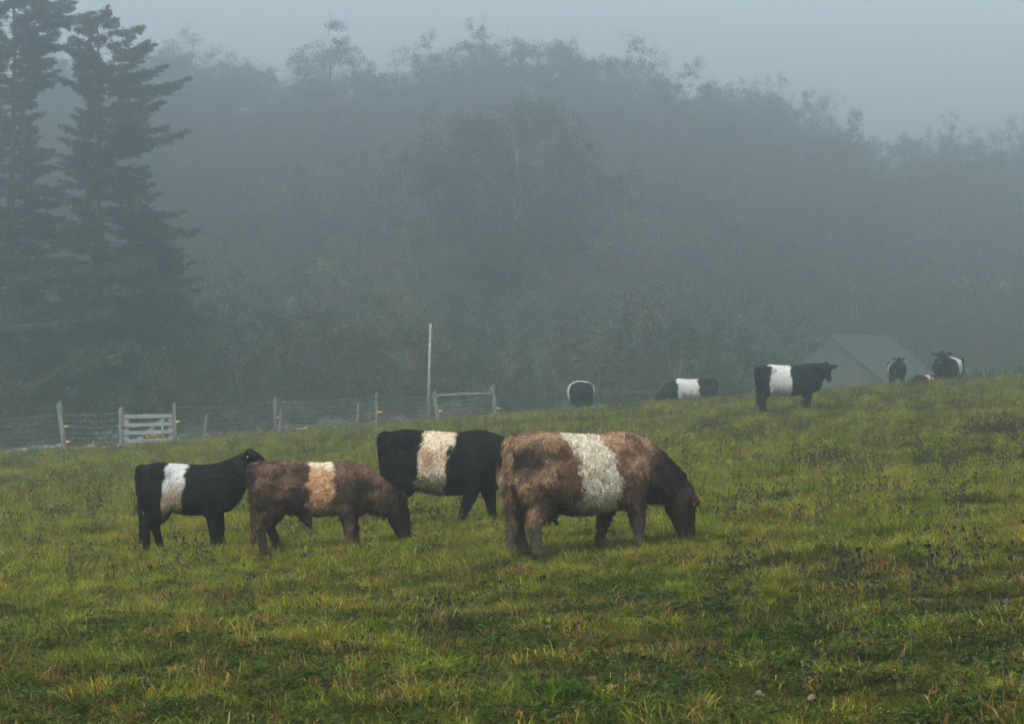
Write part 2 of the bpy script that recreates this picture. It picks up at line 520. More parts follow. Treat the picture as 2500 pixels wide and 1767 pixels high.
def leafy_tree(seed, height, spread, crown_base, pal, n_clump=90, per=250, leaf=.105, bare=.0, trunk_r=.2, lean=0.0, clump_r=.62, twiggy=30, top_flat=.0):
    """returns (trunk mesh, crown mesh)"""
    r = np.random.default_rng(seed); random.seed(seed)
    mb = MB()
    # trunk with a wandering axis
    K = 9; ax = []
    wob = r.normal(0, .18, (K, 2)).cumsum(0) * .5
    for i in range(K):
        t = i / (K - 1)
        ax.append(Vector((wob[i, 0] * t + lean * t * height, wob[i, 1] * t, t * height * .86)))
    mb.tube([ax[0] - Vector((0, 0, .4))] + ax, [trunk_r * 1.35] + [trunk_r * (1.15 - t * 1.0) * 1.0 + .02 for t in np.linspace(0, 1, K)], 9, .08)
    def axis(z):
        t = min(max(z / (height * .86), 0), 1) * (K - 1); i = min(int(t), K - 2)
        return ax[i].lerp(ax[i + 1], t - i)
    cen = []; 
    cz = (height + crown_base) / 2; hz = (height - crown_base) / 2
    lob = wavenoise(seed + 40, 1.1, 2, 3)
    tries = 0
    while len(cen) < n_clump and tries < 6000:
        tries += 1
        d = r.normal(size=3); d /= np.linalg.norm(d)
        rad = r.uniform(.35, 1) ** .45
        f = 1 + .22 * float(lob(d[None])[0])
        x = d[0] * spread * rad * f; y = d[1] * spread * rad * f; z = cz + d[2] * hz * rad * (1 + .10 * float(lob(d[None] * 1.7)[0]))
        if z < crown_base * .8: continue
        cen.append((x + lean * z, y, z))
    cen = np.array(cen)
    for c in cen[: int(n_clump * .7)]:
        c = Vector(c); h = max(crown_base * .9, c.z - r.uniform(.25, .55) * math.hypot(c.x, c.y) * 1.6 - .5)
        b = axis(h); m = b.lerp(c, .5) + Vector((0, 0, r.uniform(-.2, .35)))
        q = b.lerp(c, .8) + Vector(r.normal(0, .15, 3))
        r0 = max(.02, trunk_r * .33 * (1.15 - h / height))
        mb.tube([b, m, q, c], [r0, r0 * .6, r0 * .35, .008], 5)
    # fine twigs standing out of the crown
    for _ in range(twiggy):
        c = Vector(cen[r.integers(len(cen))]); d = (c - Vector((lean * c.z, 0, cz))).normalized() + Vector(r.normal(0, .35, 3)) + Vector((0, 0, .2))
        p1 = c + d.normalized() * r.uniform(.5, 1.1); p2 = p1 + (d.normalized() + Vector(r.normal(0, .4, 3))) * r.uniform(.2, .5)
        mb.tube([c, p1, p2], [.018, .011, .005], 4)
    trunk = mb.mesh('trunk', True)
    P = []; 
    pal = np.array(pal)
    cols = []
    for c in cen:
        m = int(per * r.uniform(.5, 1.3))
        if r.uniform() < bare: m = int(m * .25)
        rr = clump_r * r.uniform(.6, 1.25)
        sub = r.normal(0, .55, (7, 3)) * rr
        p = c + sub[r.integers(0, 7, m)] * np.array([1, 1, .75]) + r.normal(0, .21, (m, 3)) * rr
        P.append(p)
        cc = pal[r.integers(0, len(pal))] * r.uniform(.75, 1.3)
        cols.append(np.tile(cc, (m, 1)) * r.uniform(.75, 1.3, (m, 1)))
    P = np.concatenate(P); cols = np.concatenate(cols)
    V, Q, C = leaf_quads(P, leaf, r, col=cols)
    return trunk, np_mesh('crown', V, Q, C)

G_DARK = [(.035, .055, .02), (.045, .07, .025), (.055, .065, .03)]
G_MID = [(.06, .085, .03), (.08, .10, .035), (.05, .075, .03)]
G_BRN = [(.13, .085, .045), (.10, .075, .04), (.16, .10, .05), (.07, .07, .035)]
G_ORG = [(.22, .095, .04), (.16, .10, .04), (.10, .07, .035), (.07, .07, .03), (.24, .13, .05)]
G_RED = [(.20, .08, .045), (.14, .07, .05), (.10, .08, .04)]

G_DARK, G_MID, G_BRN, G_RED = [[tuple(x * k for x, k in zip(c, (.72, .62, .75))) for c in g] for g in (G_DARK, G_MID, G_BRN, G_RED)]
VARS = {}
def variant(key, **kw):
    t, c = leafy_tree(**kw)
    VARS[key] = (t, c, kw['height'])
variant('round', seed=11, height=14, spread=4.4, crown_base=2.5, pal=G_MID, n_clump=160, per=430, twiggy=14, clump_r=.80)
variant('tall', seed=12, height=15, spread=3.4, crown_base=3.0, pal=G_DARK, n_clump=140, per=380, twiggy=8, clump_r=.85)
variant('open', seed=13, height=15, spread=4.6, crown_base=4.0, pal=G_DARK, n_clump=115, per=390, twiggy=16, clump_r=.85)
variant('spiky', seed=14, height=14, spread=3.2, crown_base=2.5, pal=G_MID, n_clump=115, per=390, twiggy=16, clump_r=.7, bare=.1)
variant('brown', seed=15, height=13, spread=4.0, crown_base=2.5, pal=G_BRN, n_clump=105, per=410, twiggy=16, clump_r=.78)
variant('dome', seed=16, height=13, spread=5.0, crown_base=2.0, pal=G_MID, n_clump=150, per=420, twiggy=8, clump_r=.85)
variant('orange', seed=17, height=8.5, spread=3.1, crown_base=1.5, pal=G_ORG, n_clump=70, per=260, trunk_r=.12, leaf=.10, twiggy=8)
variant('thicket', seed=18, height=5.5, spread=2.9, crown_base=.4, pal=G_DARK, n_clump=60, per=260, trunk_r=.07, twiggy=14, leaf=.09)
variant('ruddy_thicket', seed=19, height=5, spread=2.6, crown_base=.4, pal=G_RED + G_DARK, n_clump=50, per=250, trunk_r=.06, twiggy=14, leaf=.09)
variant('pale_oak', seed=24, height=14, spread=4.4, crown_base=6.0, pal=G_DARK, n_clump=210, per=380, trunk_r=.25, twiggy=0, clump_r=.8)
variant('bare', seed=20, height=13, spread=3.2, crown_base=5, pal=G_DARK, n_clump=60, per=150, trunk_r=.17, twiggy=50, bare=.3)

def plant(kind, X, Y, height, label, group=None, rz=None, wide=1.0, name='broadleaf_tree', cat='tree', bark=None):
    tm, cm, h = VARS[kind]
    sc = height / h
    o = empty(name, (X, Y, gz(X, Y) - .05), random.uniform(0, 6.28) if rz is None else rz, label, cat, group)
    o.scale = (sc * wide, sc * wide, sc)
    t = bpy.data.objects.new('trunk', tm); c = bpy.data.objects.new('crown', cm)
    for x, m in ((t, bark or M_bark), (c, M_crown)):
        COL.objects.link(x); x.parent = o
        if not x.data.materials: x.data.materials.append(m)
    return o

def top_at(px, py, Y):
    X = at_px(px, Y); return X, CAM_Z + (883.5 - py) / F * Y - gz(X, Y)

# skyline trees that can be told apart: (photo x of the top, photo y of the top, distance, kind, spread factor, label)
SKYLINE = [
    (120, 105, 333, 'tall', 1.2, 'pale thin topped tree showing in the gap between the two big spruces'),
    (425, 72, 335, 'tall', 1.2, 'pale spindly tree just right of the second spruce top'),
    (560, 110, 329, 'tall', 1.2, 'twiggy tree on the skyline left of the tree with upright branch tufts'),
    (815, 62, 314, 'spiky', 1.1, 'tree with upright branch tufts standing above its neighbours left of centre'),
    (1040, 95, 316, 'open', .8, 'open leaning crown with gaps, first of the high oaks at centre'),
    (1175, 66, 313, 'open', 1.0, 'tall oak with airy branches and sky showing through its crown'),
    (1335, 72, 314, 'round', 1.0, 'highest dense oak crown on the skyline'),
    (1540, 100, 316, 'open', .9, 'half bare tree with loose twigs on the right shoulder of the oaks'),
    (1690, 165, 329, 'open', 1.0, 'thin loose branched tree where the skyline starts to drop'),
    (1800, 190, 332, 'tall', 1.2, 'rounded tree just left of the big dome shaped crown'),
    (1930, 185, 329, 'dome', .95, 'big dome shaped tree above the barn'),
    (2060, 290, 331, 'dome', .6, 'small round crown filling the slope right of the dome shaped tree'),
    (2310, 278, 335, 'dome', .85, 'broad low crown above the cow that faces the viewer'),
    (2480, 300, 336, 'open', .9, 'loose crown at the far right of the wood'),
]
for px, py, Y, kind, wide, label in SKYLINE:
    X, h = top_at(px, py, Y)
    plant(kind, X, Y, h * .97, label, rz=(px * 1.7) % 6.28, wide=wide)

ROWLAB = 'hazy leafy tree in the unbroken mass of fog bound woodland'
ROWGRP = 'trees of the foggy wood'
def prof(px):
    xs = [-400, 0, 100, 400, 500, 600, 700, 780, 900, 960, 1050, 1250, 1350, 1450, 1550, 1650, 1720, 1800, 1900, 1980, 2050, 2110, 2150, 2200, 2300, 2400, 2500, 2900]
    ys = [140, 140, 150, 120, 115, 130, 130, 100, 110, 135, 110, 90, 85, 110, 120, 160, 180, 200, 200, 225, 280, 315, 340, 325, 300, 305, 320, 340]
    return float(np.interp(px, xs, ys))
rr_ = random.Random(5)
for row, (Y, step, dy) in enumerate(((352, 9.0, 6), (332, 9.0, 30), (306, 9.0, 100), (280, 8.5, 200), (254, 8.0, 320), (230, 8.0, 440))):
    hw = 1250 / F * Y + 6
    x = -hw
    while x < hw:
        X = x + rr_.uniform(-1, 1); YY = Y + rr_.uniform(-1.8, 1.8)
        px = X / YY * F + 1250
        py = prof(px) + dy + rr_.uniform(-12, 40) + (50 if row > 2 else 0) * rr_.random()
        x += step
        if YY < 240 and 1150 < px < 1300: continue
        if abs(px - 2050) < 230 and Y < 235: continue       # clearing where the barn stands
        _, h = top_at(px, py, YY)
        kind = rr_.choice(['round', 'tall', 'dome', 'round', 'brown', 'dome'] if row < 3 else ['round', 'brown', 'tall', 'dome'])
        h = max(h, 8.0)
        plant(kind, X, YY, h, ROWLAB, ROWGRP, rz=rr_.uniform(0, 6.28), wide=1.1 if row < 2 else 1.3)

BRNLAB = 'brownish hazy tree in the fog bound woodland'
for o in list(COL.objects):
    if o.get('label') == ROWLAB and any(c.data is VARS['brown'][1] for c in o.children):
        o['label'] = BRNLAB; o['group'] = 'brownish trees of the foggy wood'
# low growth closing the far side of the wood
x = -70.0
while x < 74:
    X = x + rr_.uniform(-.6, .6); x += 5.0
    plant('thicket', X, 366 + rr_.uniform(-2, 2), rr_.uniform(13, 17), 'dark leafy growth closing the far side of the wood', 'far growth behind the wood', rz=rr_.uniform(0, 6.28), name='thicket', cat='bush', wide=.8)
# understorey
UND = 'dark leafy thicket at the foot of the foggy wood'
x = -42.0
while x < 46:
    Y = 158 + rr_.uniform(-7, 7); X = x + rr_.uniform(-.6, .6); px = X / Y * F + 1250
    x += 3.4
    if px > 1800: Y += 72; X = at_px(px, Y)
    kind = 'ruddy_thicket' if rr_.random() < .35 else 'thicket'
    plant(kind, X, Y, rr_.uniform(6, 10), UND if kind == 'thicket' else 'reddish brown thicket at the foot of the foggy wood',
          'thickets under the wood' if kind == 'thicket' else 'reddish thickets under the wood', rz=rr_.uniform(0, 6.28), name='thicket', cat='bush')
for px, py, Y, kind, wide, label in [
    (870, 590, 216, 'orange', 1.0, 'young tree with orange and russet leaves left of the tall grey pole'),
    (985, 690, 210, 'orange', .62, 'small orange leaved tree right beside the tall grey pole'),
    (745, 690, 210, 'orange', .6, 'low russet sapling left of the orange leaved tree'),
    (1430, 800, 188, 'ruddy_thicket', .9, 'rust tinged bush above the cow with the ring shaped belt'),
    (800, 370, 246, 'brown', .9, 'brownish tree high behind the orange leaved tree')]:
    X, h = top_at(px, py, Y)
    plant(kind, X, Y, h, label, rz=px % 6.28, wide=wide, name='autumn_tree')

for i in range(13):        # scrub in the dip just beyond the fence
    X = -23 + i * 1.75 + rr_.uniform(-.4, .4)
    plant('thicket', X, 119 + rr_.uniform(-3, 3), rr_.uniform(2.5, 3.6), 'low dark scrub in the dip just beyond the wire fence', 'scrub beyond the fence', rz=rr_.uniform(0, 6.28), name='scrub', cat='bush', wide=1.15)

for i in range(9):
    px = 1960 + i * 90; Y = 247 + rr_.uniform(-3, 3)
    plant('thicket', at_px(px, Y), Y, rr_.uniform(9, 12), 'tall dark growth closing the wood behind the barn', 'growth behind the barn', rz=rr_.uniform(0, 6.28), name='thicket', cat='bush', wide=1.0)

# the tall pale trunk near the middle, its crown lost in the wood
def pale_trunk(px, Y, h, rad, label, lean=0.0, forks=True, name='bare_trunk'):
    X = at_px(px, Y); root = empty(name, (X, Y, gz(X, Y) - .2), 0, label, 'tree')
    mb = MB(); r = random.Random(int(px)); 
    pts = [Vector((lean * t * h + .10 * math.sin(t * 5 + px) * t, 0, t * h)) for t in np.linspace(0, 1, 9)]
    mb.tube(pts, [rad * (1.2 - 1.05 * t) for t in np.linspace(0, 1, 9)], 12, .06)
    link('trunk', mb.mesh('trunk', True), M_bark, root)
    if forks:
        for i, (t, dx, dz) in enumerate(((.60, 1.6, 1.5), (.72, -1.3, 1.7), (.82, 1.1, 1.6), (.5, -.8, .9))):
            b = pts[int(t * 8)]; m2 = MB()
            e = b + Vector((dx, r.uniform(-.6, .6), dz)); mid = b.lerp(e, .5) + Vector((0, 0, -.15))
            m2.tube([b, mid, e, e + Vector((dx * .3, 0, .6))], [rad * .35, rad * .24, rad * .15, .02], 7)
            link('limb', m2.mesh('limb', True), M_palebark, root)
    return root
X, h = top_at(1255, 250, 218)
plant('pale_oak', X - .3, 218, h, 'tree with a tall pale trunk standing right of the plank rail', rz=.4, bark=M_palebark)
pale_trunk(1360, 112, 3.6, .045, 'thin pale sapling stem left of the cow with the ring shaped belt', .0, False, 'sapling')
for px, h, label in ((535, 11, 'grey trunk behind the wire fence right of the gate'), (195, 10, 'broad grey trunk behind the wire fence left of the gate'),
                     (32, 10, 'grey trunk behind the fence near the left edge of the pasture')):
    plant('bare', at_px(px, 166), 166, h, label, rz=px % 6.28, wide=.9 if px != 195 else 1.2, name='bare_tree', bark=M_palebark)

# ---- spruces
def spruce(name, px, Y, height, profile, label, seed, trunk_r=.26, side_bias=None, kink=0.0):
    r = np.random.default_rng(seed)
    X = at_px(px, Y); z0 = gz(X, Y)
    root = empty(name, (X, Y, z0 - .1), 0, label, 'tree')
    mb = MB()
    K = 14
    axis = [Vector((kink * math.sin(t * 3.0) + .1 * math.sin(t * 9 + seed), .08 * math.cos(t * 7), t * height * .985)) for t in np.linspace(0, 1, K)]
    mb.tube(axis, [trunk_r * (1.1 - t) + .015 for t in np.linspace(0, 1, K)], 10, .05)
    limbs = MB()
    P = []; T = []; Cc = []
    z = height * .10
    pal = np.array([(.034, .055, .034), (.042, .064, .036), (.028, .046, .030), (.055, .075, .04)])
    while z < height * .99:
        t = z / height
        L0 = float(np.interp(t, [p[0] for p in profile], [p[1] for p in profile]))
        nb = r.integers(3, 6) if t < .9 else 3
        a0 = r.uniform(0, 6.28)
        for b in range(nb):
            an = a0 + b * 6.283 / nb + r.normal(0, .3)
            Lb = L0 * r.uniform(.42, 1.18)
            if side_bias: Lb *= side_bias(math.cos(an), t)
            if r.uniform() < .13: continue
            if Lb < .25: Lb = .25
            d = np.array([math.cos(an), math.sin(an)])
            rise = .16 + .40 * t; droop = (.55 - .4 * t) * r.uniform(.6, 1.4) * min(Lb, 3) / 3
            ts = np.linspace(0, 1, 9)
            i = min(int(t / .985 * (K - 1)), K - 2); base = axis[i].lerp(axis[i + 1], t / .985 * (K - 1) - i)
            zz = base.z + Lb * (rise * ts * .6 - droop * ts ** 1.5 * 1.3 + .14 * ts ** 4)
            side_w = r.normal(0, .1) * Lb
            xs = base.x + d[0] * Lb * ts - d[1] * side_w * ts ** 2; ys = base.y + d[1] * Lb * ts + d[0] * side_w * ts ** 2
            path = np.stack([xs, ys, zz], -1)
            limbs.tube([tuple(p) for p in path[::2]], [.045 * (1.1 - t) * (1.05 - q) + .008 for q in ts[::2]], 5)
            # side twigs, hung with needles
            nt_ = int(6 + Lb * 10)
            for k in range(nt_):
                q = r.uniform(.18, 1.0) ** .8
                pb = np.array([np.interp(q, ts, path[:, j]) for j in range(3)])
                sgn = 1 if r.uniform() < .5 else -1
                tl = Lb * .24 * (1.15 - q) + .30
                td = np.array([d[0] * .75 - sgn * d[1] * .75, d[1] * .75 + sgn * d[0] * .75, r.uniform(-.35, .30)]) + r.normal(0, .12, 3)
                td /= np.linalg.norm(td)
                if q > .93: td = np.array([d[0], d[1], .35]); tl = .45
                m = int((20 + tl * 50))
                s = r.uniform(0, 1, m)
                c = pb + td * (s * tl)[:, None] + r.normal(0, 1, (m, 3)) * np.array([.075, .075, .06]) * (1.3 - .5 * s)[:, None]
                c[:, 2] -= (s ** 2) * tl * .12
                P.append(c); T.append(np.tile(td, (m, 1)))
                cc = pal[r.integers(len(pal))] * r.uniform(.7, 1.3)
                Cc.append(np.tile(cc, (m, 1)) * r.uniform(.8, 1.25, (m, 1)))
        z += r.uniform(.22, .42)
    # dead twigs low on the trunk
    for _ in range(40):
        zt = r.uniform(.05, .8) * height; an = r.uniform(0, 6.28); ln = r.uniform(.5, 1.8)
        b = Vector((0, 0, zt)); e = b + Vector((math.cos(an) * ln, math.sin(an) * ln, r.uniform(-.3, .4)))
        limbs.tube([b, b.lerp(e, .5) + Vector((0, 0, .1)), e], [.025, .016, .006], 4)
    P = np.concatenate(P); T = np.concatenate(T); Cc = np.concatenate(Cc)
    V, Q, C = leaf_quads(P, .155, r, col=Cc, tang=T, aspect=.34)
    link('trunk', mb.mesh('trunk', True), M_bark, root)
    link('limbs', limbs.mesh('limbs', True), M_bark, root)
    link('crown', np_mesh('crown', V, Q, C), M_needle, root)
    return root

# the nearer spruce: narrow ragged head leaning right, broad skirt on its right
_, hs = top_at(262, 32, 156)
spruce('spruce_tree', 232, 156, hs, [(0, 5.0), (.2, 6.4), (.35, 5.6), (.5, 4.4), (.62, 4.0), (.72, 3.6), (.85, 4.0), (.94, 3.3), (1, 1.4)],
       'big ragged spruce behind the wooden gate, its head leaning right', 31, .30, lambda cx, t: (1.12 if cx > 0 else .72) * (1.0 if t < .45 else (1.0 if cx > 0 else .66)), .25)
spruce('spruce_tree', 28, 160, 29.5, [(0, 4.6), (.2, 4.4), (.4, 3.8), (.55, 2.9), (.66, 1.7), (.76, 2.2), (.84, 4.0), (.93, 3), (1, .5)],
       'spruce cut off by the left and top edges, long branches high up', 32, .30, None, .1)
_, hs = top_at(395, 560, 158)
spruce('spruce_tree', 385, 158, hs, [(0, 4.0), (.3, 3.4), (.6, 2.4), (.85, 1.4), (1, .3)], 'lower dark spruce filling in right of the gate under the big spruce', 33, .15)

# ------------------------------------------------------------------ fence, gate, pole, barn
def fence_point(px, py):
    """ground point under a fence post whose foot shows at this photo pixel, kept on the fence line"""
    x, y, z = ground_from_px(px, py, 96, 103.5)
    return Vector((x, y, z))

POSTS = [  # foot x, foot y, top x, top y, width, (insulator heights as fraction)
    (-140, 1120, -140, 1000, 12, ()),
    (160, 1105, 143, 985, 15, (.22, .53)), (297, 1100, 295, 997, 15, (.58,)), (428, 1096, 425, 983, 9, (.56,)),
    (497, 1072, 505, 1015, 8, (.25,)), (674, 1057, 671, 972, 9, (.47,)), (682, 1062, 686, 998, 7, ()),
    (874, 1032, 875, 984, 7, ()), (921, 1050, 918, 959, 8, (.48,)), (1072, 1036, 1059, 960, 12, (.42,)), (1210, 1020, 1201, 944, 13, (.30,))]
fence = empty('wire_fence', tuple(fence_point(674, 1057)), 0, 'sagging wire mesh fence on weathered wooden posts along the far edge of the pasture', 'fence')
f0 = Vector(fence.location)
tops, feet = [], []
def rough_post(mb, foot_, top_, wd, seedn, slant=True):
    r = random.Random(seedn); ax = (top_ - foot_)
    rings = []
    for i, t in enumerate((-.12, .05, .35, .7, .97)):
        c = foot_ + ax * t; ww = wd * (1.08 - .16 * max(t, 0))
        ring_ = []
        for k in range(8):
            a = 2 * math.pi * k / 8; q = ww * (.5 + r.uniform(-.05, .05))
            z = (.5 + .5 * math.cos(a)) * wd * .9 if (i == 4 and slant) else 0
            ring_.append(c + Vector((math.cos(a) * q, math.sin(a) * q, z)))
        rings.append(ring_)
    mb.loft(rings)
for i, (fx, fy, tx, ty, wd, ins) in enumerate(POSTS):
    ft = fence_point(fx, fy); D = ft.y
    tp = Vector((at_px(tx, D), D, CAM_Z + (883.5 - ty) / F * D)); feet.append(ft); tops.append(tp)
    mb = MB(); rough_post(mb, ft - f0, tp - f0, wd / F * D, i)
    p = link('post', mb.mesh('post'), M_oldwood, fence)
    for q in ins:
        c = ft.lerp(tp, q) - f0 + Vector((wd / F * D * .5 + .03, -.05, 0)); m2 = MB()
        m2.tube([c + Vector((-.05, 0, .0)), c + Vector((.03, 0, .005))], [.024, .024], 8)
        m2.tube([c + Vector((.03, 0, .005)), c + Vector((.085, -.01, .025))], [.014, .018], 8)
        link('insulator', m2.mesh('insulator'), M_yellow, p)
# woven mesh between posts
def mesh_span(a0, a1, b0, b1, name='wire_mesh'):
    """a0,a1 foot and top at one end, b0,b1 at the other"""
    mb = MB(); r = random.Random(int(a0.x * 100))
    fr = [.0, .10, .21, .33, .46, .60, .76, .93]
    n = 8
    def pt(f, t):
        p = (a0 - f0).lerp(b0 - f0, t); q = (a1 - f0).lerp(b1 - f0, t); p.z = gz(*(p + f0).xy) - f0.z + .04
        return p.lerp(q, f) + Vector((0, -.02, -.05 * math.sin(t * math.pi) * (.4 + f)))
    for f in fr:
        mb.tube([pt(f, t / n) for t in range(n + 1)], .006 if f < .9 else .0075, 4)
    m = max(2, int((b0 - a0).length / .16))
    for i in range(1, m):
        t = i / m + r.uniform(-.002, .002)
        mb.tube([pt(0, t), pt(.5, t + r.uniform(-.003, .003)), pt(fr[-1], t)], .0038, 3)
    link(name, mb.mesh(name), M_wire, fence)
order = [0, 1, 2]
for a, b in ((0, 1), (1, 2), (3, 5), (5, 8), (8, 9), (9, 10)):
    fa, ta, fb, tb = feet[a], tops[a], feet[b], tops[b]
    ha = min((ta - fa).length, 1.5); hb = min((tb - fb).length, 1.5)
    mesh_span(fa, fa + (ta - fa).normalized() * ha * .97, fb, fb + (tb - fb).normalized() * hb * .97)
# single rail between the two right hand posts
mb = MB()
a = feet[9].lerp(tops[9], .90) - f0; b = feet[10].lerp(tops[10], .76) - f0
mb.tube([a, a.lerp(b, .5) + Vector((0, -.02, .03)), b], [.055, .06, .055], 8, .12)
link('rail', mb.mesh('rail'), M_oldwood, fence)
mb = MB(); a = feet[9].lerp(tops[9], .62) - f0; b = feet[10].lerp(tops[10], .70) - f0
mb.tube([a, a.lerp(b, .5), b], .02, 6)
link('rail', mb.mesh('rail'), M_oldwood, fence)

# the plank gate between its two posts
D = feet[2].y - .08
def gp(px, py): return Vector((at_px(px, D), 0, CAM_Z + (883.5 - py) / F * D))
g0 = Vector((at_px(304, D), D, gz(at_px(304, D), D)))
gate = empty('field_gate', tuple(g0), 0, 'low grey plank gate with a diagonal brace hung in the wire fence', 'gate')
g0b = Vector((g0.x, 0, g0.z))
def board(name, x0, y0, x1, y1, h, th=.03, dy=0.0):
    a = gp(x0, y0) - g0b; b = gp(x1, y1) - g0b; d = (b - a); L_ = d.length; an = math.atan2(d.z, d.x)
    mb = MB(); mb.box((a + b) / 2 + Vector((0, dy, 0)), (L_, th, h), Matrix.Rotation(-an, 3, 'Y'))
    link(name, mb.mesh(name), M_gate, gate)
bh = 9.5 / F * D
for y0, y1 in ((1017, 1014), (1038, 1034), (1057, 1053), (1077, 1073), (1096, 1093)):
    board('board', 303, y0, 423, y1, bh)
board('stile', 308, 1012, 308, 1100, 12 / F * D, .03, .034)
board('stile', 417, 1010, 417, 1097, 12 / F * D, .03, .034)
board('brace', 330, 1078, 405, 1018, .12, .025, .034)
board('batten', 397, 1030, 397, 1058, .07, .02, -.028)
for hx, hy in ((303, 1040), (303, 1075)):
    c = gp(hx, hy) - g0b; mb = MB(); mb.box(c + Vector((.0, -.03, 0)), (.22, .012, .035)); link('hinge', mb.mesh('hinge'), M_wire, gate)

# tall grey pole
D = 101.5
X = at_px(1047, D); zb = gz(X, D)
pole = empty('pole', (X, D, zb), 0, 'tall thin grey pole leaning slightly, taller than every fence post', 'pole')
mb = MB(); topz = CAM_Z + (883.5 - 790) / F * D - zb
mb.tube([(0, 0, -.4), (.01, 0, topz * .5), (.06, 0, topz)], [.066, .058, .044], 10, .05)
link('shaft', mb.mesh('shaft', True), M_gate, pole)
# barn
BD = 212.0
bx = at_px(2027, BD); yaw = R(32)
bz = gz(bx, BD)
barn = empty('barn', (bx, BD, bz), 0, 'small grey board barn with a shingled gable roof beyond the crest', 'barn')
def PH(py, D=BD): return CAM_Z + (883.5 - py) / F * D - bz
ux = Vector((math.cos(-yaw), math.sin(-yaw), 0))      # along the gable wall, to the right and towards the viewer
uy = Vector((math.sin(yaw), math.cos(yaw), 0))        # ridge direction, right and away
hwid = 4.65; Lr = 10.0; peak = PH(818); eave = PH(935)
def bp(a, b, z): return ux * a + uy * b + Vector((0, 0, z))
# gable wall: vertical boards, each a little proud or shy, up to a cross beam; lapped boards above
mb = MB(); nb = 26; r = random.Random(3)
split = peak - .96
for i in range(nb):
    a0 = -hwid + 2 * hwid * i / nb + .006; a1 = -hwid + 2 * hwid * (i + 1) / nb - .006
    def rh(a): return min(peak - (peak - eave) * abs(a) / hwid - .03, split)
    o = r.uniform(-.012, .012)
    v = [bp(a0, o, -1.2), bp(a1, o, -1.2), bp(a1, o, rh(a1)), bp(a0, o, rh(a0))]
    w_ = [p + uy * .03 for p in v]
    mb.add(v + w_, [(0, 1, 2, 3), (7, 6, 5, 4), (0, 4, 5, 1), (1, 5, 6, 2), (2, 6, 7, 3), (3, 7, 4, 0)])
M_boards = mat_noise('barn_boards', (.02, .022, .023), (.11, .112, .113), 3, .9, .3, (3, 3, .15))
link('gable_wall', mb.mesh('gable_wall'), M_boards, barn)
mb = MB()
for i in range(5):
    z0 = split + .02 + i * .19; z1 = z0 + .182
    def ha(z): return max(.02, hwid * (peak - z) / (peak - eave) - .03)
    v = [bp(-ha(z0), -.05, z0), bp(ha(z0), -.05, z0), bp(ha(z1), -.015, z1), bp(-ha(z1), -.015, z1)]
    w_ = [p + uy * .04 for p in v]
    mb.add(v + w_, [(0, 1, 2, 3), (7, 6, 5, 4), (0, 4, 5, 1), (1, 5, 6, 2), (2, 6, 7, 3), (3, 7, 4, 0)])
link('gable_siding', mb.mesh('gable_siding'), M_boards, barn)
mb = MB()
for s in (-1, 1):
    v = [bp(s * (hwid - .02), .05, -1.2), bp(s * (hwid - .02), Lr, -1.2), bp(s * (hwid - .02), Lr, eave - .04), bp(s * (hwid - .02), .05, eave - .04)]
    mb.add(v + [p - ux * s * .05 for p in v], [(0, 1, 2, 3), (7, 6, 5, 4), (0, 4, 5, 1), (1, 5, 6, 2), (2, 6, 7, 3), (3, 7, 4, 0)])
v = [bp(-hwid, Lr, -1.2), bp(hwid, Lr, -1.2), bp(hwid, Lr, eave - .04), bp(0, Lr, peak - .05), bp(-hwid, Lr, eave - .04)]
mb.add(v + [p - uy * .05 for p in v], [(0, 1, 2, 3, 4), (9, 8, 7, 6, 5)] + [(i, i + 5, (i + 1) % 5 + 5, (i + 1) % 5) for i in range(5)])
link('wall', mb.mesh('wall'), M_boards, barn)
M_shingle = mat_noise('mossy_shingles', (.012, .015, .014), (.07, .074, .072), 2.2, .9, .3)
roof = None
for s in (-1, 1):
    mb = MB(); rows = 17; dz = (peak - eave)
    over = 1.10
    for i in range(rows):
        t0 = over * i / rows; t1 = over * (i + 1.25) / rows
        x = -.30; rr2 = random.Random(i * 2 + s)
        while x < Lr + .3:
            w2 = rr2.uniform(.16, .34); lift = rr2.uniform(0, .014); e = rr2.uniform(-.02, .02)
            a0, a1 = s * hwid * t0, s * hwid * t1
            z0, z1 = peak - dz * t0 + .03, peak - dz * t1 + .065 + lift
            v = [bp(a0, x, z0), bp(a0, min(x + w2, Lr + .3) - .008, z0), bp(a1, min(x + w2, Lr + .3) - .008, z1 + e * .2), bp(a1, x, z1 + e * .2)]
            mb.add(v + [p - Vector((0, 0, .022)) for p in v], [(0, 1, 2, 3), (7, 6, 5, 4), (0, 4, 5, 1), (1, 5, 6, 2), (2, 6, 7, 3), (3, 7, 4, 0)])
            x += w2
    ro = link('roof', mb.mesh('roof'), M_shingle, barn)
    mb = MB()
    a = bp(s * .02, -.33, peak + .02); b = bp(s * hwid * 1.12, -.33, peak - dz * 1.12 + .02)
    v = [a, b, b + Vector((0, 0, .15)), a + Vector((0, 0, .15))]; v = v + [p + uy * .03 for p in v]
    mb.add(v, [(0, 1, 2, 3), (7, 6, 5, 4), (0, 4, 5, 1), (1, 5, 6, 2), (2, 6, 7, 3), (3, 7, 4, 0)])
    link('barge_board', mb.mesh('barge_board'), M_boards, barn)

